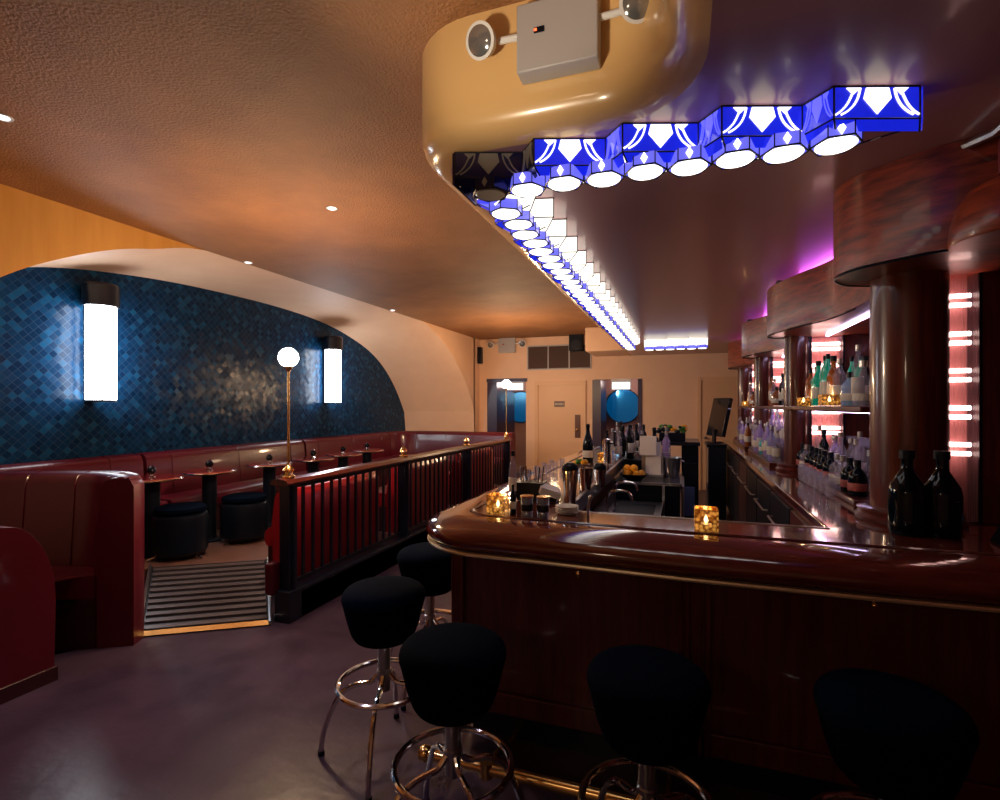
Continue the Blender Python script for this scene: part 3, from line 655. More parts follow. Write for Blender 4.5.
for i, (q, lab) in enumerate(pf):
    x, y = at(q[0], q[1], PZ)
    x += .06
    if i >= 2: x, y = tpos[i][0]+.52, tpos[i][1]+.05
    if proto is None:
        t = proto = thing('drum_stool', lab, 'stool', (x,y,PZ), 0, 'drum stools by the cafe tables')
        part(MB().lathe([(0,.04),(.20,.04),(.225,.07),(.23,.36),(.22,.40),(.19,.415),(0,.42)], n=32), 'drum', black_m, t); part(MB().lathe([(0,.42),(.2,.42),(.215,.435),(.21,.465),(.17,.48),(0,.485)], n=32), 'cushion', fabric_m, t)
        for k in range(3): part(MB().tube([(.12*math.cos(k*2.1),.12*math.sin(k*2.1),.05),(.27*math.cos(k*2.1),.27*math.sin(k*2.1),.015)], .012, 8), 'foot', chrome_m, t)
    else: dup(proto, (x,y,PZ), .5*i, lab)
def wall_lamp(px, label, z0, z1):
    k = (math.cos(YAW)+math.sin(YAW)*(px-500)/FPX)/(-math.sin(YAW)+math.cos(YAW)*(px-500)/FPX); x = XT+.17; y = x*k
    t = thing('wall_lamp', label, 'wall lamp', (x, y, z0), 0, 'cylinder lamps on the tiled wall'); h = z1-z0
    part(MB().lathe([(0,0),(.125,0),(.125,h),(0,h)], n=32), 'glass_cylinder', tube_m, t)
    part(MB().lathe([(0,h),(.15,h),(.15,h+.20),(.13,h+.22),(0,h+.22)], n=32), 'cap', navy_m, t); part(MB().lathe([(0,-.02),(.13,-.02),(.13,0.0),(0,.0)], n=32), 'base_ring', navy_m, t)
    part(MB().box(-.17,-.10,-.05,.05,-.01,h+.2), 'back_plate', navy_m, t)
    for a in (2.55, 3.9): part(MB().box(.128*math.cos(a)-.008,.128*math.cos(a)+.008,.128*math.sin(a)-.008,.128*math.sin(a)+.008,0,h), 'strut', navy_m, t)
wall_lamp(101, 'tall glowing white cylinder lamp with black cap at the left of the tiled wall', 1.66, 2.56)
wall_lamp(333, 'glowing white cylinder lamp with black cap at the right of the tiled wall', 1.66, 2.50)
for i, (px, py) in enumerate([(332,208),(3,117),(243,263),(380,311)]):
    x, y = at(px, py, ZC); x = max(x, XL+.06)
    t = thing('downlight', 'small round recessed ceiling light, '+['in the middle of the brown ceiling','at the left edge of the picture','above the middle of the tiled arch','near the far end of the vault'][i], 'downlight', (x,y,ZC), 0, 'recessed ceiling lights')
    part(MB().lathe([(0,-.002),(.028,-.002),(.04,-.006),(.042,0),(0,0)], n=20), 'trim_ring', whitep_m, t); part(MB().lathe([(0,-.006),(.026,-.006),(.026,-.002),(0,-.002)], n=18), 'lens', sign_m, t)
# ------------------------------------------------------------------ back bar
CY = [2.95, 4.90, 6.85, 8.80]
def back_bar():
    t = thing('back_bar_counter', 'mahogany back bar counter with dark fronts on the right of the aisle', 'back bar', (1.0, 5.8, 0))
    part(MB().prism([(.60,2.63),(1.42,2.73),(1.42,9.0),(.60,9.0)], 1.02, 1.065), 'counter_top', top_m, t, world=True, bev=.008)
    part(MB().box(.64,1.42,2.75,8.95,.1,1.02), 'body', woodp_m, t, world=True)
    part(MB().box(.68,1.42,2.75,8.95,0,.1), 'plinth', black_m, t, world=True)
    for i in range(8):
        y0 = 2.85+i*.75
        d = part(MB().box(.615,.64,y0+.02,y0+.73,.13,.97), 'fridge_door', black_m if i % 4 else woodp_m, t, world=True, bev=.005)
        part(MB().tube([(.615,y0+.12,.80),(.585,y0+.12,.80),(.585,y0+.63,.80),(.615,y0+.63,.80)], .008, 8), 'handle', steel_m, d, world=True)
    for k, y in enumerate(CY[:1]): pass
    part(MB().box(.86,1.415,3.25,4.84,1.065,1.10), 'raised_step', wood_m, t, world=True, bev=.008)
back_bar()
for i_, (a_, b_) in enumerate(((5.12,6.7),(7.06,8.65))):
    t = thing('bottle_riser', 'stepped wooden riser under the bottles of the %s bay of the back bar' % ['middle','farthest'][i_], 'riser', (1.0,(a_+b_)/2,1.066), 0, 'bottle risers')
    part(MB().prism([(.72,1.066),(1.38,1.066),(1.38,1.34),(1.04,1.34),(1.04,1.22),(.88,1.22),(.88,1.10),(.72,1.10)], a_, b_, 'y'), 'steps', wood_m, t, world=True, bev=.004)
near_names = ['nearest','second','third','farthest']
for i, y in enumerate(CY):
    r = .148 if i == 0 else .085; xc = 1.0 if i == 0 else .885
    t = thing('mahogany_column', ['wide glossy mahogany column nearest the camera on the back bar','slim mahogany column, second along the back bar shelves','slim mahogany column, third along the back bar','slim mahogany column at the far end of the back bar'][i], 'column', (xc, y, 1.066), 0, 'columns of the back bar')
    top = 2.25 if i == 0 else 2.2
    part(MB().lathe([(r,.0),(r,top-1.066)], (xc,y,1.066), 40, math.radians(150), math.radians(390)).box(xc-r*.86,xc+r*.86,y-.02,y+r*.5,1.07,top-.002), 'shaft', wood_m, t, world=True, ang=50)
    part(MB().lathe([(0,0),(r+.06,0),(r+.065,.015),(r+.05,.03),(r+.055,.05),(r+.03,.06),(0,.06)], (xc,y,1.066), 40), 'base_moulding', wood_m, t, world=True)
    # bowed canopy: bulges out at the column and sweeps back towards the camera
    if i == 0: pl_ = [(.90,3.06),(.76,3.0),(.68,2.88),(.672,2.76),(.72,2.64),(.82,2.54),(.94,2.45),(1.10,2.38)]; tail = [(1.40,2.32),(1.40,3.06)]; zb, zt = 2.2, 2.598
    else: pl_ = [(.88,y+.04),(.74,y+.0),(.665,y-.09),(.652,y-.22),(.69,y-.42),(.79,y-.72),(.90,y-1.0),(.94,y-1.35)]; tail = [(.95,CY[i-1]+.17),(1.40,CY[i-1]+.17),(1.40,y+.04)]; zb, zt = 2.17, 2.54
    c = thing('bowed_canopy', ['large curved figured mahogany canopy above the nearest column','pale-lit curved mahogany canopy above the second column','curved mahogany canopy above the third column','small curved mahogany canopy above the farthest column'][i], 'canopy', (1.0, y, zb), 0, 'bowed canopies of the back bar')
    cp_ = [(p.x,p.y) for p in catmull([(a,b,0) for a,b in pl_], 6)]
    part(MB().prism(cp_+tail, zb, zt), 'fascia', woodh_m, c, world=True, ang=40)
    part(leftsweep([(x_,y_) for x_,y_ in cp_][::-1], [(-.006,zb-.008),(-.002,zb-.008),(-.002,zb-.0005),(-.006,zb-.0005)]) if False else MB().tube([(x_+.006,y_+.004,zb-.006) for x_,y_ in cp_], .005, 6), 'bead', black_m, c, world=True)
    # wing wall with fluted lit panel
    gx0, gx1 = (1.125, 1.262) if i == 0 else (1.0, 1.22)
    p = thing('fluted_light_panel', ['tall fluted glass light panel right of the wide column','fluted glass light panel behind the green bottles','pair-lit fluted glass panel in the third bay of the back bar','farthest fluted glass light panel of the back bar'][i], 'light panel', ((gx0+gx1)/2, y, 1.07), 0, 'fluted light panels of the back bar')
    xw1 = 2.2 if i == 0 else 1.42
    z0, z1 = 1.07, 2.30 if i == 0 else 2.17
    mb = MB().box(gx1+.012, xw1, y-.0, y+.13, z0, z1).box(gx0-.012,gx1+.012,y+.11,y+.13,z0,z1)
    if xc+r*.8 < gx0-.012: mb.box(xc+r*.6, gx0-.012, y-.0, y+.13, z0, z1)
    part(mb, 'wing_panel', wood_m, p, world=True)
    part(MB().box(gx0-.012,gx0,y-.012,y+.11,z0,z1).box(gx1,gx1+.012,y-.012,y+.11,z0,z1), 'frame', black_m, p, world=True)
    part(MB().box(gx0,gx1,y+.095,y+.11,z0,z1), 'backing', backing_m, p, world=True)
    nr = 16 if i == 0 else 22; w = (gx1-gx0)/nr; mb = MB(); pts = []
    for k in range(nr):
        for q in range(5): a = PI-PI*q/4; pts.append((gx0+w*(k+.5)+w*.5*math.cos(a), y-.004-.42*w*math.sin(a)))
    v = [(a,b,z0+.005) for a,b in pts]+[(a,b,z1-.003) for a,b in pts]; n_ = len(pts)
    mb.add(v, [(k,k+1,n_+k+1,n_+k) for k in range(n_-1)]); part(mb, 'fluted_glass', flute_m, p, world=True, ang=60)
    for zz in (2.09, 1.914, 1.743, 1.57, 1.40):
        for d in (-.021, .021):
            if zz+d < z1-.02: part(MB().tube([(gx0+.006,y+.05,zz+d),(gx1-.006,y+.05,zz+d)], .011 if i == 0 else .014, 8), 'bulb_streak', rod_m, p, world=True)  # full-width rods imitate the horizontal smear of bulbs behind the flutes
# second rounded canopy end over the tall panel
t = thing('rounded_canopy', 'smaller rounded mahogany canopy end at the right edge above the tall light panel', 'canopy', (1.13,2.34,2.2))
part(MB().lathe([(0,0),(.20,0),(.205,.01),(.20,.07),(.18,.14),(.15,.19),(.10,.225),(0,.24)], (1.13,2.34,2.185), 56), 'cap', woodh_m, t, world=True, ang=60)
# linking valances and shelves
for i in range(3):
    y0, y1 = CY[i], CY[i+1]; lab = ['nearest','middle','farthest'][i]
    for zz, nm in ((1.565, 'upper'),):
        s_ = thing('bottle_shelf', 'mahogany bottle shelf in the %s bay of the back bar' % lab, 'shelf', (1.1,(y0+y1)/2,zz), 0, 'shelves of the back bar')
        part(MB().prism([(.85,y0+.16),(1.42,y0+.16),(1.42,y1-.01),(.80,y1-.01),(.80,y1-.12),(.85,y1-.3)], zz, zz+.035), 'board', wood_m, s_, world=True, bev=.008)
    t = thing('bay_panelling', 'dark mahogany back panel of the %s bay' % lab, 'panel', (1.40,(y0+y1)/2,1.1), 0, 'back panels of the back bar')
    part(MB().box(1.395,1.418,y0+.14,y1-.01,1.1,2.2), 'board', wood_m, t, world=True)
led_strip_m = emis('lit_shelf_strip', (.80,.60,1), 9)
for i in range(3):
    y0, y1 = CY[i], CY[i+1]
    t = thing('shelf_light', 'pale violet light strip under the upper shelf of the %s bay' % ['nearest','middle','farthest'][i], 'light strip', (1.0,(y0+y1)/2,1.55), 0, 'light strips of the back bar')
    part(MB().box(1.0,1.02,y0+.3,y1-.1,1.557,1.5645), 'strip', led_strip_m, t, world=True)
    t = thing('shelf_light', 'pale violet light strip under the canopy of the %s bay' % ['nearest','middle','farthest'][i], 'light strip', (1.1,(y0+y1)/2,2.15), 0, 'upper light strips of the back bar')
    part(MB().box(1.08,1.10,y0+.3,y1-.1,2.155,2.169), 'strip', led_strip_m, t, world=True)
# spot fixtures on canopies
for (x, y, z, lab) in ((.80,4.60,2.555,'small black spotlight on top of the second drum canopy'),(.80,6.55,2.555,'small black spotlight on top of the third drum canopy')):
    t = thing('spotlight', lab, 'spotlight', (x,y,z)); part(MB().cyl((0,0), .03, -.01, .03, 14), 'base', black_m, t); part(MB().tube([(-.02,0,.0),(-.10,-.03,.0)], .025, 12), 'head', black_m, t)
t = thing('wall_sensor', 'small white sensor box at the right edge above the canopy', 'sensor', (1.075,2.18,2.40)); part(MB().box(-.04,.0,-.06,.05,.0,.11), 'housing', whitep_m, t, bev=.012); part(MB().ball((-.042,-.01,.06), .006), 'lens', black_m, t)
t = thing('ceiling_bracket', 'metal bracket with a white strut under the soffit at the right', 'bracket', (1.0,2.5,2.5)); part(MB().tube([(1.02,2.52,2.585),(1.05,2.56,2.44)], .014, 10), 'strut', whitep_m, t, world=True); part(MB().tube([(1.0,2.45,2.58),(1.03,2.28,2.55),(1.04,2.18,2.56)], .018, 8), 'arm', steel_m, t, world=True)
# ------------------------------------------------------------------ bottles
def bottle_proto(kind, glass, lab_m=label_m, cap_m=black_m, z=0, liquid=None):
    P_ = {'liquor': [(0,0),(.036,0),(.038,.006),(.038,.17),(.034,.195),(.016,.225),(.0135,.24),(.0135,.285),(0,.285)],
          'wine': [(0,0),(.035,0),(.037,.005),(.037,.18),(.032,.205),(.018,.235),(.0145,.25),(.014,.305),(.016,.307),(.016,.315),(0,.315)],
          'squat': [(0,0),(.043,0),(.047,.008),(.047,.10),(.042,.125),(.018,.15),(.015,.165),(.015,.195),(0,.195)],
          'decanter': [(0,0),(.05,0),(.053,.01),(.05,.09),(.035,.14),(.017,.175),(.015,.2),(.018,.24),(0,.24)],
          'tall': [(0,0),(.030,0),(.032,.005),(.032,.22),(.026,.25),(.013,.28),(.012,.34),(0,.34)],
          'champagne': [(0,0),(.046,0),(.049,.006),(.049,.15),(.045,.19),(.032,.235),(.020,.27),(.0165,.30),(.0165,.325),(.019,.33),(.019,.34),(.0155,.345),(.0155,.355),(0,.355)],
          'growler': [(0,0),(.058,0),(.064,.008),(.066,.05),(.066,.17),(.060,.20),(.040,.235),(.024,.265),(.021,.28),(.0205,.315),(.026,.318),(.026,.34),(.0,.342)]}[kind]
    h = P_[-1][1]; return P_, h
def make_bottle(kind, glass, label, group, loc, lab_m=label_m, cap_m=black_m, cap=True, lb=True, cat='bottle'):
    P_, h = bottle_proto(kind, glass); n = 28 if kind in ('growler','champagne') else 14
    t = thing('bottle', label, cat, loc, 0, group); part(MB().lathe(P_, n=n), 'body', glass, t, ang=45)
    R = P_[3][0]; hb = P_[3][1]
    if lb: part(MB().lathe([(R+.0008,hb*.30),(R+.0015,hb*.31),(R+.0015,hb*.72),(R+.0008,hb*.73)], n=n, a0=PI*.75, a1=PI*1.9), 'label', lab_m, t)
    if cap: part(MB().lathe([(0,h-.03),(P_[-2][0]+.002,h-.03),(P_[-2][0]+.002,h+.004),(0,h+.005)], n=12), 'cap', cap_m, t)
    return t
GL = {'green': greeng_m, 'amber': amberg_m, 'clear': clearg_m, 'black': darkg_m, 'pale blue': blueg_m, 'violet-lit': violg_m, 'teal': tealg_m}
BP = {}
def place_bottle(kind, gl, loc, label, group, rz=0):
    key = (kind, gl)
    if key not in BP:
        BP[key] = make_bottle(kind, GL[gl], label, group, loc, lab_m=labelr_m if gl == 'black' and kind == 'squat' else label_m, cap_m=steel_m if gl in ('clear','violet-lit') else black_m, lb=(kind != 'growler')); BP[key].rotation_euler.z = rz; return BP[key]
    return dup(BP[key], loc, rz, label, group)
kd = {'liquor':'straight','wine':'slender','squat':'squat','decanter':'bell-shaped','tall':'tall','champagne':'champagne','growler':'big'}
def row(items, y0, y1, x, z, where, group, jitter=.02):
    n = len(items)
    for i, (k, g) in enumerate(items):
        y = y0+(y1-y0)*(i+.5)/n
        place_bottle(k, g, (x+random.uniform(-jitter,jitter), y, z), '%s %s bottle, %s from the near end, %s' % (g, kd[k], ORD[i], where), group, random.uniform(-.6,.6))
row([('decanter','clear'),('tall','clear'),('squat','pale blue'),('liquor','clear'),('wine','amber'),('tall','green'),('tall','green'),('wine','green'),('liquor','green'),('squat','amber'),('liquor','amber')], 3.25, 4.75, .93, 1.601, 'front row, nearest upper shelf', 'bottles on the nearest upper shelf')
row([('tall','clear'),('liquor','pale blue'),('tall','clear'),('wine','black'),('tall','green'),('tall','green'),('wine','black'),('liquor','amber')], 3.35, 4.7, 1.12, 1.601, 'back row, nearest upper shelf', 'bottles at the back of the nearest upper shelf')
row([('liquor','amber'),('tall','clear'),('wine','black'),('squat','amber'),('liquor','clear'),('tall','amber')], 5.3, 6.6, .93, 1.601, 'on the middle upper shelf', 'bottles on the middle upper shelf')
row([('liquor','clear'),('wine','black'),('squat','amber'),('tall','clear'),('liquor','amber')], 7.2, 8.6, .93, 1.601, 'on the farthest upper shelf', 'bottles on the farthest upper shelf')
row([('squat','black'),('squat','black'),('squat','clear'),('squat','clear'),('squat','black'),('squat','black'),('squat','black'),('squat','black'),('squat','black'),('squat','clear'),('squat','black'),('squat','black')], 3.34, 4.95, .915, 1.101, 'front row, nearest bay counter', 'squat bottles at the front of the back bar step', .008)
row([('decanter','clear'),('decanter','clear'),('tall','clear'),('liquor','clear'),('liquor','clear'),('wine','clear'),('liquor','violet-lit'),('liquor','clear'),('wine','black'),('tall','clear')], 3.34, 4.8, 1.03, 1.101, 'second row, nearest bay counter', 'bottles in the second row of the back bar step')
row([('liquor','clear'),('wine','violet-lit'),('liquor','teal'),('liquor','teal'),('tall','violet-lit'),('liquor','violet-lit'),('wine','clear'),('squat','teal'),('tall','violet-lit'),('liquor','violet-lit'),('liquor','clear'),('tall','clear')], 5.15, 6.65, .79, 1.101, 'front row past second column', 'bottles past the second column, front row')
row([('wine','violet-lit'),('tall','violet-lit'),('liquor','violet-lit'),('tall','clear'),('wine','violet-lit'),('liquor','violet-lit'),('tall','clear'),('wine','violet-lit'),('tall','violet-lit')], 5.15, 6.65, .96, 1.221, 'back row past second column', 'bottles past the second column, back row')
row([('liquor','amber'),('wine','clear'),('tall','violet-lit'),('liquor','violet-lit'),('squat','clear'),('liquor','clear'),('tall','clear'),('wine','violet-lit')], 7.1, 8.6, .79, 1.101, 'past the third column', 'bottles past the third column')
row([('tall','violet-lit'),('liquor','clear'),('wine','violet-lit'),('tall','clear'),('liquor','pale blue'),('tall','violet-lit'),('wine','clear'),('liquor','violet-lit'),('tall','clear')], 5.15, 6.65, 1.16, 1.341, 'top step past second column', 'bottles past the second column, top step')
row([('wine','clear'),('tall','violet-lit'),('liquor','amber'),('tall','clear'),('wine','violet-lit'),('liquor','clear')], 7.15, 8.55, .96, 1.221, 'second step past third column', 'bottles past the third column, second step')
for (px, py, lab) in ((907,537,'big black bottle standing on the bar, left of the pair'),(942,539,'big black bottle standing on the bar, right of the pair')):
    x, y = at(px, py-3, ZB); place_bottle('growler', 'black', (x,y,ZB+.001), lab, 'pair of big black bottles')
# drinking glasses: hanging / standing tumblers on the step
def glass_proto(label, group, loc, h=.115, r=.029, name='tumbler', m=clearg_m):
    return solo(MB().lathe([(0,0),(r*.82,0),(r,h),(r*.94,h),(r*.78,.01),(0,.01)], n=16), name, m, loc, label, 'glass', group)
g0 = None
for i in range(6):
    for j in range(2):
        if j == 0: continue
        loc = (.81, 3.5+i*.15, ZB+.001)
        lab = 'clear upright tumbler on the back bar, %s from the near end of its row' % ORD[i]
        if g0 is None: g0 = glass_proto(lab, 'tumblers on the back bar', loc)
        else: q = g0.copy(); C.objects.link(q); q.location = loc; q['label'] = lab
# red-stemmed coupe glasses hanging row -> stands on riser in front of the lower panel
cp = None
for i in range(8):
    loc = (1.22-.0, 4.05+i*.085, 1.101); lab = 'stemmed coupe glass at the back of the counter, %s from the near end' % ORD[i]
    if cp is None: cp = solo(MB().lathe([(0,0),(.032,0),(.032,.003),(.004,.008),(.004,.20),(.03,.225),(.044,.27),(.042,.27),(.028,.228),(0,.21)], n=18), 'coupe_glass', clearg_m, loc, lab, 'glass', 'coupe glasses on the back bar')
    else: q = cp.copy(); C.objects.link(q); q.location = loc; q['label'] = lab
# ------------------------------------------------------------------ candles
def candle(loc, label, s=.045, h=.088, group=None):
    t = thing('candle_holder', label, 'candle', loc, 0, group)
    r = s
    part(MB().box(-r,r,-r,r,0,.008).box(-r,-r+.005,-r,r,.008,h).box(r-.005,r,-r,r,.008,h).box(-r,r,-r,-r+.005,.008,h).box(-r,r,r-.005,r,.008,h), 'glass', amber_m, t)
    part(MB().cyl((0,0), r*.55, .009, .022, 18), 'wax', paper_m, t)
    f = part(MB().lathe([(0,.024),(.006,.03),(.009,.038),(.006,.05),(0,.062)], n=10), 'flame', candle_m, t)
    light('POINT', 'candle_light', (loc[0], loc[1], loc[2]+.075), .22, (1,.55,.2), .01)
x, y = at(498,512,ZB); candle((x,y,ZB+.001), 'square amber mosaic candle holder at the left corner of the bar')
x, y = at(706,529,ZB); candle((x,y,ZB+.001), 'square amber mosaic candle holder in the middle of the bar', .047, .09)
x, y = .90, 3.78; candle((.86,3.74,1.601), 'round-looking amber candle holder on the nearest upper shelf', .05, .07)
candle((.85,4.42,1.601), 'pale candle holder left of the green bottles on the upper shelf', .035, .06)
candle((.86,8.4,1.601), 'tiny candle holder on the farthest upper shelf', .04, .07)
# ------------------------------------------------------------------ things on the left corner of the bar
def B(px, py, z=ZB): x, y = at(px, py, z); return (x, y, z+.001)
bluec_m = mat('blue_reflection_steel', (.55,.72,.95), .15, metal=.8)  # bluish-white reflection on the cups is put into the steel colour
def tumbler_banded(loc, lab):
    t = thing('shaker_cup', lab, 'cup', loc, 0, 'banded cups on the bar corner')
    part(MB().lathe([(0,0),(.026,0),(.031,.10),(.029,.10),(.024,.006),(0,.006)], n=26), 'cup', bluec_m, t)
    part(MB().lathe([(.0285,.03),(.0292,.031),(.0303,.062),(.0296,.063)], n=26), 'band', navy_m, t); part(MB().lathe([(.0312,.094),(.0325,.098),(.0325,.102),(.029,.102)], n=26), 'rim', brass_m, t)
tumbler_banded(B(527,517), 'left one of two shiny banded cups beside the amber candle')
tumbler_banded(B(543,518), 'right one of two shiny banded cups beside the amber candle')
t = make_bottle('liquor', darkg_m, 'small dark bitters bottle between the candle and the banded cups', None, B(513,514)); t.scale = (.42,.42,.5)
t = make_bottle('tall', clearg_m, 'clear spouted bottle at the left corner of the bar behind the candle', None, B(513,500)); t.scale = (.75,.75,.8)
t = thing('straw_caddy', 'black angular caddy full of straws and picks on the bar corner', 'caddy', B(530,499))
x0_, y0_ = .0, .0
part(MB().prism([(-.09,.10),(-.055,0),(.055,0),(.09,.10)], -.07, .07, 'y').move((0,0,0)), 'tray', black_m, t, bev=.004)
t.location.z += .0
for k in range(16):
    a = random.uniform(-.07,.07); b = random.uniform(-.05,.05); part(MB().tube([(a,b,.09),(a*1.15+random.uniform(-.01,.01),b*1.1,.15+random.uniform(0,.04))], .0035, 6), 'straw', [steel_m,black_m,clearg_m,chrome_m][k % 4], t)
t = thing('paper_napkins', 'folded stack of white napkins leaning by the shaker tins', 'napkins', B(549,501))
m4 = Matrix.Translation((0,0,.055)) @ Matrix.Rotation(.35, 4, 'Y') @ Matrix.Rotation(.4, 4, 'Z')
for k in range(4):
    mb = MB().box(-.06,.06,-.06,.06,-.016+k*.010,-.008+k*.010); mb.v = [m4 @ p for p in mb.v]; part(mb, 'napkin', paper_m, t, bev=.002)
part(MB().box(-.04,.05,-.04,.04,0,.035), 'holder', black_m, t, bev=.003)
def tin(loc, lab, h=.17, r=.045, capped=True):
    t = thing('shaker_tin', lab, 'shaker', loc, 0, 'steel shaker tins'); part(MB().lathe([(0,0),(r*.68,0),(r*.7,.004),(r,h),(r*.97,h),(r*.66,.008),(0,.008)], n=28), 'tin', chrome_m, t)
    if capped: part(MB().lathe([(r*.99,h-.005),(r*1.03,h),(r*.95,h+.02),(r*.5,h+.035),(0,h+.036)], n=24), 'cap', black_m, t)
tin(B(570,505), 'tall steel shaker tin with a dark cap on the bar corner', .19, .042)
tin(B(585,490), 'open steel shaker tin just behind the capped one', .14, .05, False)
tin(B(600,487), 'black-capped steel shaker tin beside the inner edge of the bar', .12, .042)
t0 = None
for k in range(4):
    x, y, z = B(567,514); lab = 'white saucer, %s from the bottom of the small stack on the bar' % ORD[k]
    if t0 is None: t0 = solo(MB().lathe([(0,0),(.04,0),(.052,.006),(.057,.012),(.054,.012),(.045,.007),(0,.004)], n=30), 'saucer', porc_m, (x,y,z), lab, 'saucer', 'stack of saucers')
    else: q = t0.copy(); C.objects.link(q); q.location = (x,y,z+k*.0095); q['label'] = lab
# flowers / champagne / candle further along the left bar leg
x, y, z = B(588,462); t = make_bottle('champagne', darkg_m, 'dark champagne bottle standing along the left leg of the bar', None, (x,y,z))
t = thing('garnish_bowl', 'bowl of green and orange garnish beside the champagne bottle', 'bowl', B(581,470)); part(MB().lathe([(0,0),(.04,0),(.075,.05),(.072,.05),(.038,.006),(0,.006)], n=24), 'bowl', steel_m, t)
for k in range(9): part(MB().ball((random.uniform(-.045,.045),random.uniform(-.045,.045),.055+random.uniform(0,.02)), .022, 10), 'fruit', [orange_m, leaf_m, leaf_m][k % 3], t)
x, y, z = B(604,463); candle((x,y,z), 'lower of two stacked-looking amber candles far along the bar', .05, .09)
x, y, z = B(605,452); candle((x,y+.2,z), 'upper amber candle farther along the left leg of the bar', .05, .12)
items = [('liquor','black'),('wine','clear'),('tall','black'),('liquor','clear'),('wine','black'),('decanter','clear'),('tall','clear'),('liquor','violet-lit'),('wine','black'),('tall','black'),('liquor','clear'),('wine','clear')]
for i, (k, g) in enumerate(items):
    place_bottle(k, g, (-.70+.20*(i % 3)*.5, 5.2+.42*(i//3)+.08*(i % 3), ZB+.001), '%s %s bottle in the crowd on the bar leg, %s from the front' % (g, kd[k], ORD[i]), 'bottles crowding the left leg of the bar', i)
t = thing('bottle_rack', 'black raised rack of bottles at the back of the drink station', 'rack', (-.33,5.6,0))
part(MB().box(-.55,-.10,5.42,5.80,0,1.06), 'body', black_m, t, world=True, bev=.006); part(MB().tube([(-.54,5.43,1.14),(-.11,5.43,1.14)], .005, 6).tube([(-.54,5.43,1.06),(-.54,5.43,1.14)], .005, 6).tube([(-.11,5.43,1.06),(-.11,5.43,1.14)], .005, 6), 'rail', steel_m, t, world=True)
rk = [('tall','black'),('liquor','clear'),('wine','black'),('liquor','violet-lit'),('tall','clear'),('liquor','black'),('wine','black'),('squat','clear'),('liquor','clear'),('tall','black'),('liquor','amber'),('wine','clear')]
for i, (k, g) in enumerate(rk):
    place_bottle(k, g, (-.50+.115*(i % 4), 5.50+.11*(i//4), 1.061), '%s %s bottle in the black rack behind the station, %s in reading order' % (g, kd[k], ORD[i]), 'bottles in the black rack', i)
# glasses in a row along the outer edge of left leg
for i in range(8):
    q = g0.copy(); q.scale = (.8,.8,.75); C.objects.link(q); q.location = (-1.02+.06*(i % 2), 3.5+i*.12, ZB+.001); q['label'] = 'clear tumbler set out along the left leg of the bar, %s from the front' % ORD[i]; q['group'] = 'tumblers along the left leg of the bar'
# ------------------------------------------------------------------ inside the bar
t = thing('underbar_sink', 'dark stainless underbar sink unit with faucets behind the bar', 'sink', (-.38,3.5,0))
part(MB().box(-.56,-.18,2.75,4.5,0,.78), 'cabinet', black_m, t, world=True); part(MB().box(-.56,-.15,2.72,4.55,.78,.80).box(-.56,-.54,2.72,4.55,.8,.9), 'rim', steel_m, t, world=True)
for y in (3.75, 4.2): 
    part(MB().tube(catmull([(-.50,y,.80),(-.50,y,.95),(-.46,y,1.0),(-.36,y,1.0),(-.33,y,.94)], 5), .009, 8), 'faucet', chrome_m, t, world=True)
    part(MB().box(-.5,-.2,y-.2,y+.2,.801,.803), 'basin', black_m, t, world=True)
t = thing('ice_well', 'black drink station with a steel rim across the inside of the bar', 'drink station', (-.3,5,0))
xa_, ya_ = -.55, 4.62
part(MB().box(-.55,-.02,4.62,5.4,0,.93), 'cabinet', black_m, t, world=True); part(MB().box(-.56,-.01,4.60,4.63,.93,.95).box(-.02,0,4.6,5.4,.93,.95).box(-.56,-.54,4.6,5.4,.93,.95), 'rim', steel_m, t, world=True); part(MB().box(-.54,-.02,4.63,5.4,.925,.935), 'top', black_m, t, world=True)
part(MB().box(-.16,-.14,4.58,4.62,.1,.93).box(.0,.015,4.6,5.3,.0,.93), 'leg', steel_m, t, world=True)
t = thing('fruit_bowl', 'dark bowl heaped with oranges on the drink station', 'fruit bowl', (-.41,4.82, .937)); part(MB().lathe([(0,0),(.06,0),(.13,.06),(.125,.06),(.055,.008),(0,.008)], n=28), 'bowl', black_m, t)
og = None; bx, by, bz = t.location
for k, (dx, dy, dz) in enumerate([(-.055,-.03,.055),(.03,-.055,.055),(.06,.03,.055),(-.02,.05,.055),(0,-.005,.105),(-.06,.02,.1)]):
    lab = 'bright orange in the dark bowl, ' + ['front left','front right','right','back','on top','upper left'][k]
    if og is None: og = solo(MB().ball((0,0,0), .036, 16), 'orange', orange_m, (bx+dx,by+dy,bz+dz), lab, 'orange', 'oranges in the bowl')
    else: q = og.copy(); C.objects.link(q); q.location = (bx+dx,by+dy,bz+dz); q['label'] = lab
t = thing('cutting_board', 'pinkish cutting board on the drink station', 'cutting board', (*at(660,474,.937), .937)); part(MB().box(-.09,.09,-.12,.12,0,.015), 'board', mat('pink_board',(.6,.35,.3),.5), t, bev=.004)
t = thing('paper_dispenser', 'upright grey-white papers in a steel stand at the far side of the station', 'paper stand', (-.27,5.16,.937))
part(MB().box(-.06,.08,-.02,.02,0,.32).box(-.11,.04,-.06,-.03,.2,.38), 'papers', paper_m, t, bev=.002); part(MB().box(-.10,.10,-.08,.06,0,.02).box(-.10,.10,.03,.05,0,.2), 'stand', steel_m, t)
t = thing('equipment_cabinet', 'tall black equipment cabinet standing between the aisle and the station', 'cabinet', (.16,5.9,0))
part(MB().box(-.01,.16,5.88,6.5,0,1.18), 'body', black_m, t, world=True, bev=.01); part(MB().box(-.28,.175,5.85,6.52,1.18,1.22), 'top', navy_m, t, world=True, bev=.006); part(MB().box(.01,.14,5.86,5.88,.3,1.0), 'door', iron_m, t, world=True, bev=.004)
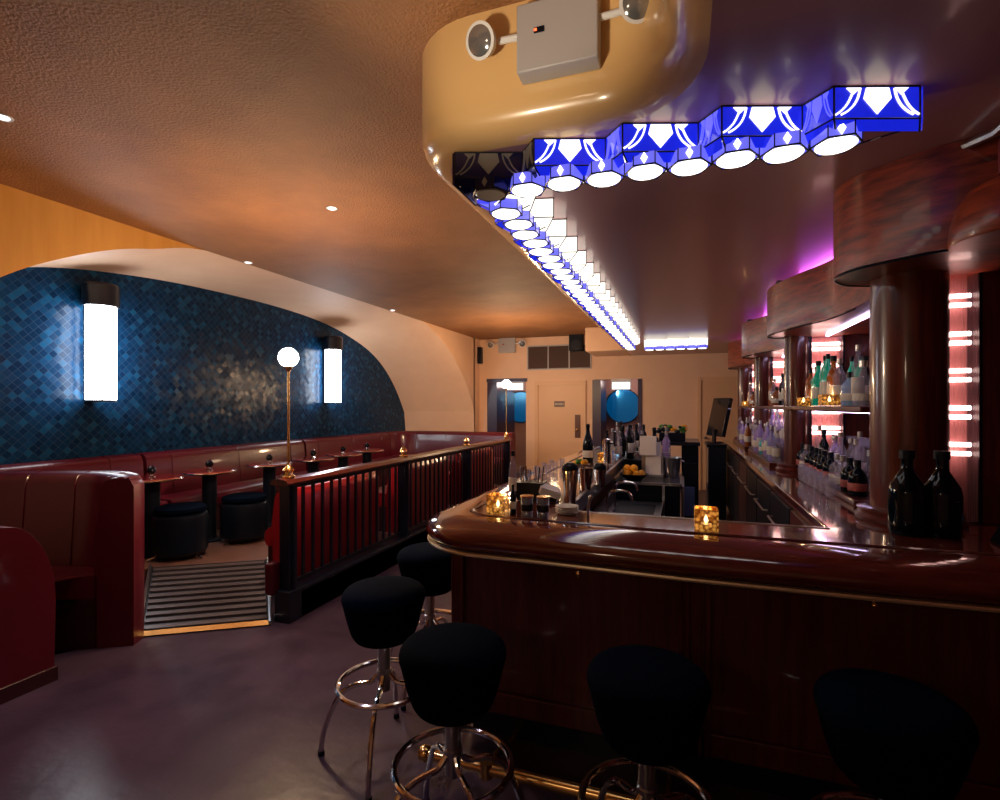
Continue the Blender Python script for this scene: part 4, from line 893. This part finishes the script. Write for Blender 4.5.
part(MB().box(.02,.12,5.83,5.86,.45,.75), 'towel', mat('blue_towel',(.12,.18,.35),.8), t, world=True)
t = thing('garnish_crate', 'black crate heaped with greens and citrus on top of the equipment cabinet', 'crate', (-.11,6.02,1.221))
part(MB().box(-.13,.14,-.1,.12,0,.09), 'crate', black_m, t, bev=.006)
for k in range(26): part(MB().ball((random.uniform(-.14,.14),random.uniform(-.08,.10),.10+random.uniform(0,.06)), random.uniform(.02,.036), 8, .7), 'leaf_clump' if k % 6 else 'lemon', [navy_m, leaf_m, black_m][k % 3] if k % 6 else orange_m, t)
t = thing('steel_bucket', 'steel ice bucket at the near end of the equipment cabinet', 'bucket', (.0+.04,5.42,.937)); t.location = (-.10,5.25,.937)
part(MB().lathe([(0,0),(.07,0),(.09,.17),(.095,.175),(.085,.175),(.066,.01),(0,.01)], n=26), 'bucket', steel_m, t)
for sx in (-1,1): part(MB().tube([(sx*.09,-.02,.15),(sx*.115,0,.14),(sx*.09,.02,.15)], .005, 6), 'handle', steel_m, t)
t = thing('beer_tower', 'cluster of chrome taps on a column at the left leg of the bar', 'beer tap tower', (-.42-.22,4.75,ZB+.001))
part(MB().lathe([(0,0),(.05,0),(.05,.01),(.03,.02),(.03,.22),(.035,.23),(0,.24)], n=20), 'column', chrome_m, t)
for k in (-1,0,1): part(MB().tube([(.0,k*.03,.2),(.07,k*.05,.2),(.08,k*.05,.17)], .008, 8).tube([(.07,k*.05,.2),(.075,k*.05,.30)], .011, 8), 'tap', black_m if k else chrome_m, t)
# POS screen at the end of aisle
t = thing('till_screen', 'black touch screen seen edge-on on a stand at the far end of the back bar', 'screen', (.43,8.15,1.066), .5)
mb = MB().box(-.03,.03,-.2,.2,.10,.66); m4 = Matrix.Translation((0,0,0)) @ Matrix.Rotation(.22, 4, 'Y'); mb.v = [m4 @ p for p in mb.v]; part(mb, 'display', screen_m, t, bev=.006)
part(MB().box(-.07,.07,-.08,.08,0,.015).box(-.015,.015,-.03,.03,.015,.2), 'stand', iron_m, t)
t = thing('till_cabinet', 'dark cabinet under the touch screen at the end of the aisle', 'cabinet', (.48,8.2,0)); part(MB().box(.34,.575,7.9,8.6,0,1.02), 'body', navy_m, t, world=True, bev=.006); part(MB().box(.32,.58,7.88,8.62,1.02,1.065), 'top', black_m, t, world=True, bev=.006)
# menu at the right end
t = thing('menu_board', 'black folded menu with pale edges leaning at the right end of the bar', 'menu', (*at(1003,548,ZB), ZB+.001))
m4 = Matrix.Rotation(math.radians(28), 4, 'Y'); mb = MB().box(-.004,.004,-.09,.09,.004,.16); mb.v = [m4 @ p for p in mb.v]; part(mb, 'cover', black_m, t)
mb = MB().tube([(-.005,-.091,.004),(-.005,-.091,.16),(-.005,.091,.16)], .003, 6); mb.v = [m4 @ p for p in mb.v]; part(mb, 'edge_binding', whitep_m, t)
t = thing('bar_tap_spoon', 'small steel bottle opener standing at the inner edge of the bar', 'opener', B(588,516)); part(MB().tube([(0,0,0),(.0,0,.03),(.01,0,.085)], .007, 8), 'handle', steel_m, t); part(MB().ball((.012,0,.09), .011), 'head', chrome_m, t)
# ------------------------------------------------------------------ lights
w = bpy.data.worlds.new('world'); SC.world = w; w.use_nodes = True
w.node_tree.nodes['Background'].inputs[0].default_value = (.2,.3,.65,1); w.node_tree.nodes['Background'].inputs[1].default_value = .06
# recessed ceiling spots
def spot(name, x, y, z, p, col, ang, tilt=(0,0), size=.03): return light('SPOT', name, (x,y,z), p, col, size, (tilt[0], tilt[1], 0), ang, .4)
x, y = at(332,208,ZC); spot('downlight_beam', x, y, ZC-.02, 60, (1,.78,.62), 75)
x, y = at(3,117,ZC); spot('downlight_beam', x, y, ZC-.02, 22, (1,.72,.55), 80)
spot('downlight_beam', -2.1, 1.2, ZC-.02, 45, (.80,.72,1), 60)
spot('downlight_beam', -3.9, 4.15, ZC-.02, 40, (1,.75,.6), 80)
spot('downlight_beam', -3.9, 6.95, ZC-.02, 40, (1,.75,.6), 80)
light('POINT', 'fill_glow', (-.9,-.9,2.0), 8, (1,.75,.5), .10)  # unseen fill light added behind the camera, no fixture modelled
light('SPOT', 'soffit_fill', (-.9,.35,1.75), 80, (1,.82,.58), .06, (math.radians(180-42), 0, math.radians(-14)), 48, .7)  # unseen spot added to brighten the soffit face
light('POINT', 'fill_glow', (-1.9,8.0,2.0), 14, (1,.72,.45), .08)  # unseen fill light added towards the back wall, no fixture at this spot
light('POINT', 'recess_glow', (-1.2,11.6,2.1), 6, (1,.8,.75), .05); light('POINT', 'recess_glow', (-3.6,11.6,2.1), 6, (1,.8,.75), .05)
viol_m = emis('lit_violet_tube', (.62,.12,.85), 22)
for i in (1, 2, 3):
    y = CY[i]; t = thing('cove_tube', 'violet glowing tube lying on top of the canopy of the %s column' % ORD[i], 'light tube', (.8,y,2.55), 0, 'violet cove tubes')
    part(MB().tube([(.90,y-.1,2.556),(.95,y-.5,2.556),(1.08,y-.95,2.556),(1.1,y-1.3,2.556)], .012, 8), 'tube', viol_m, t, world=True)
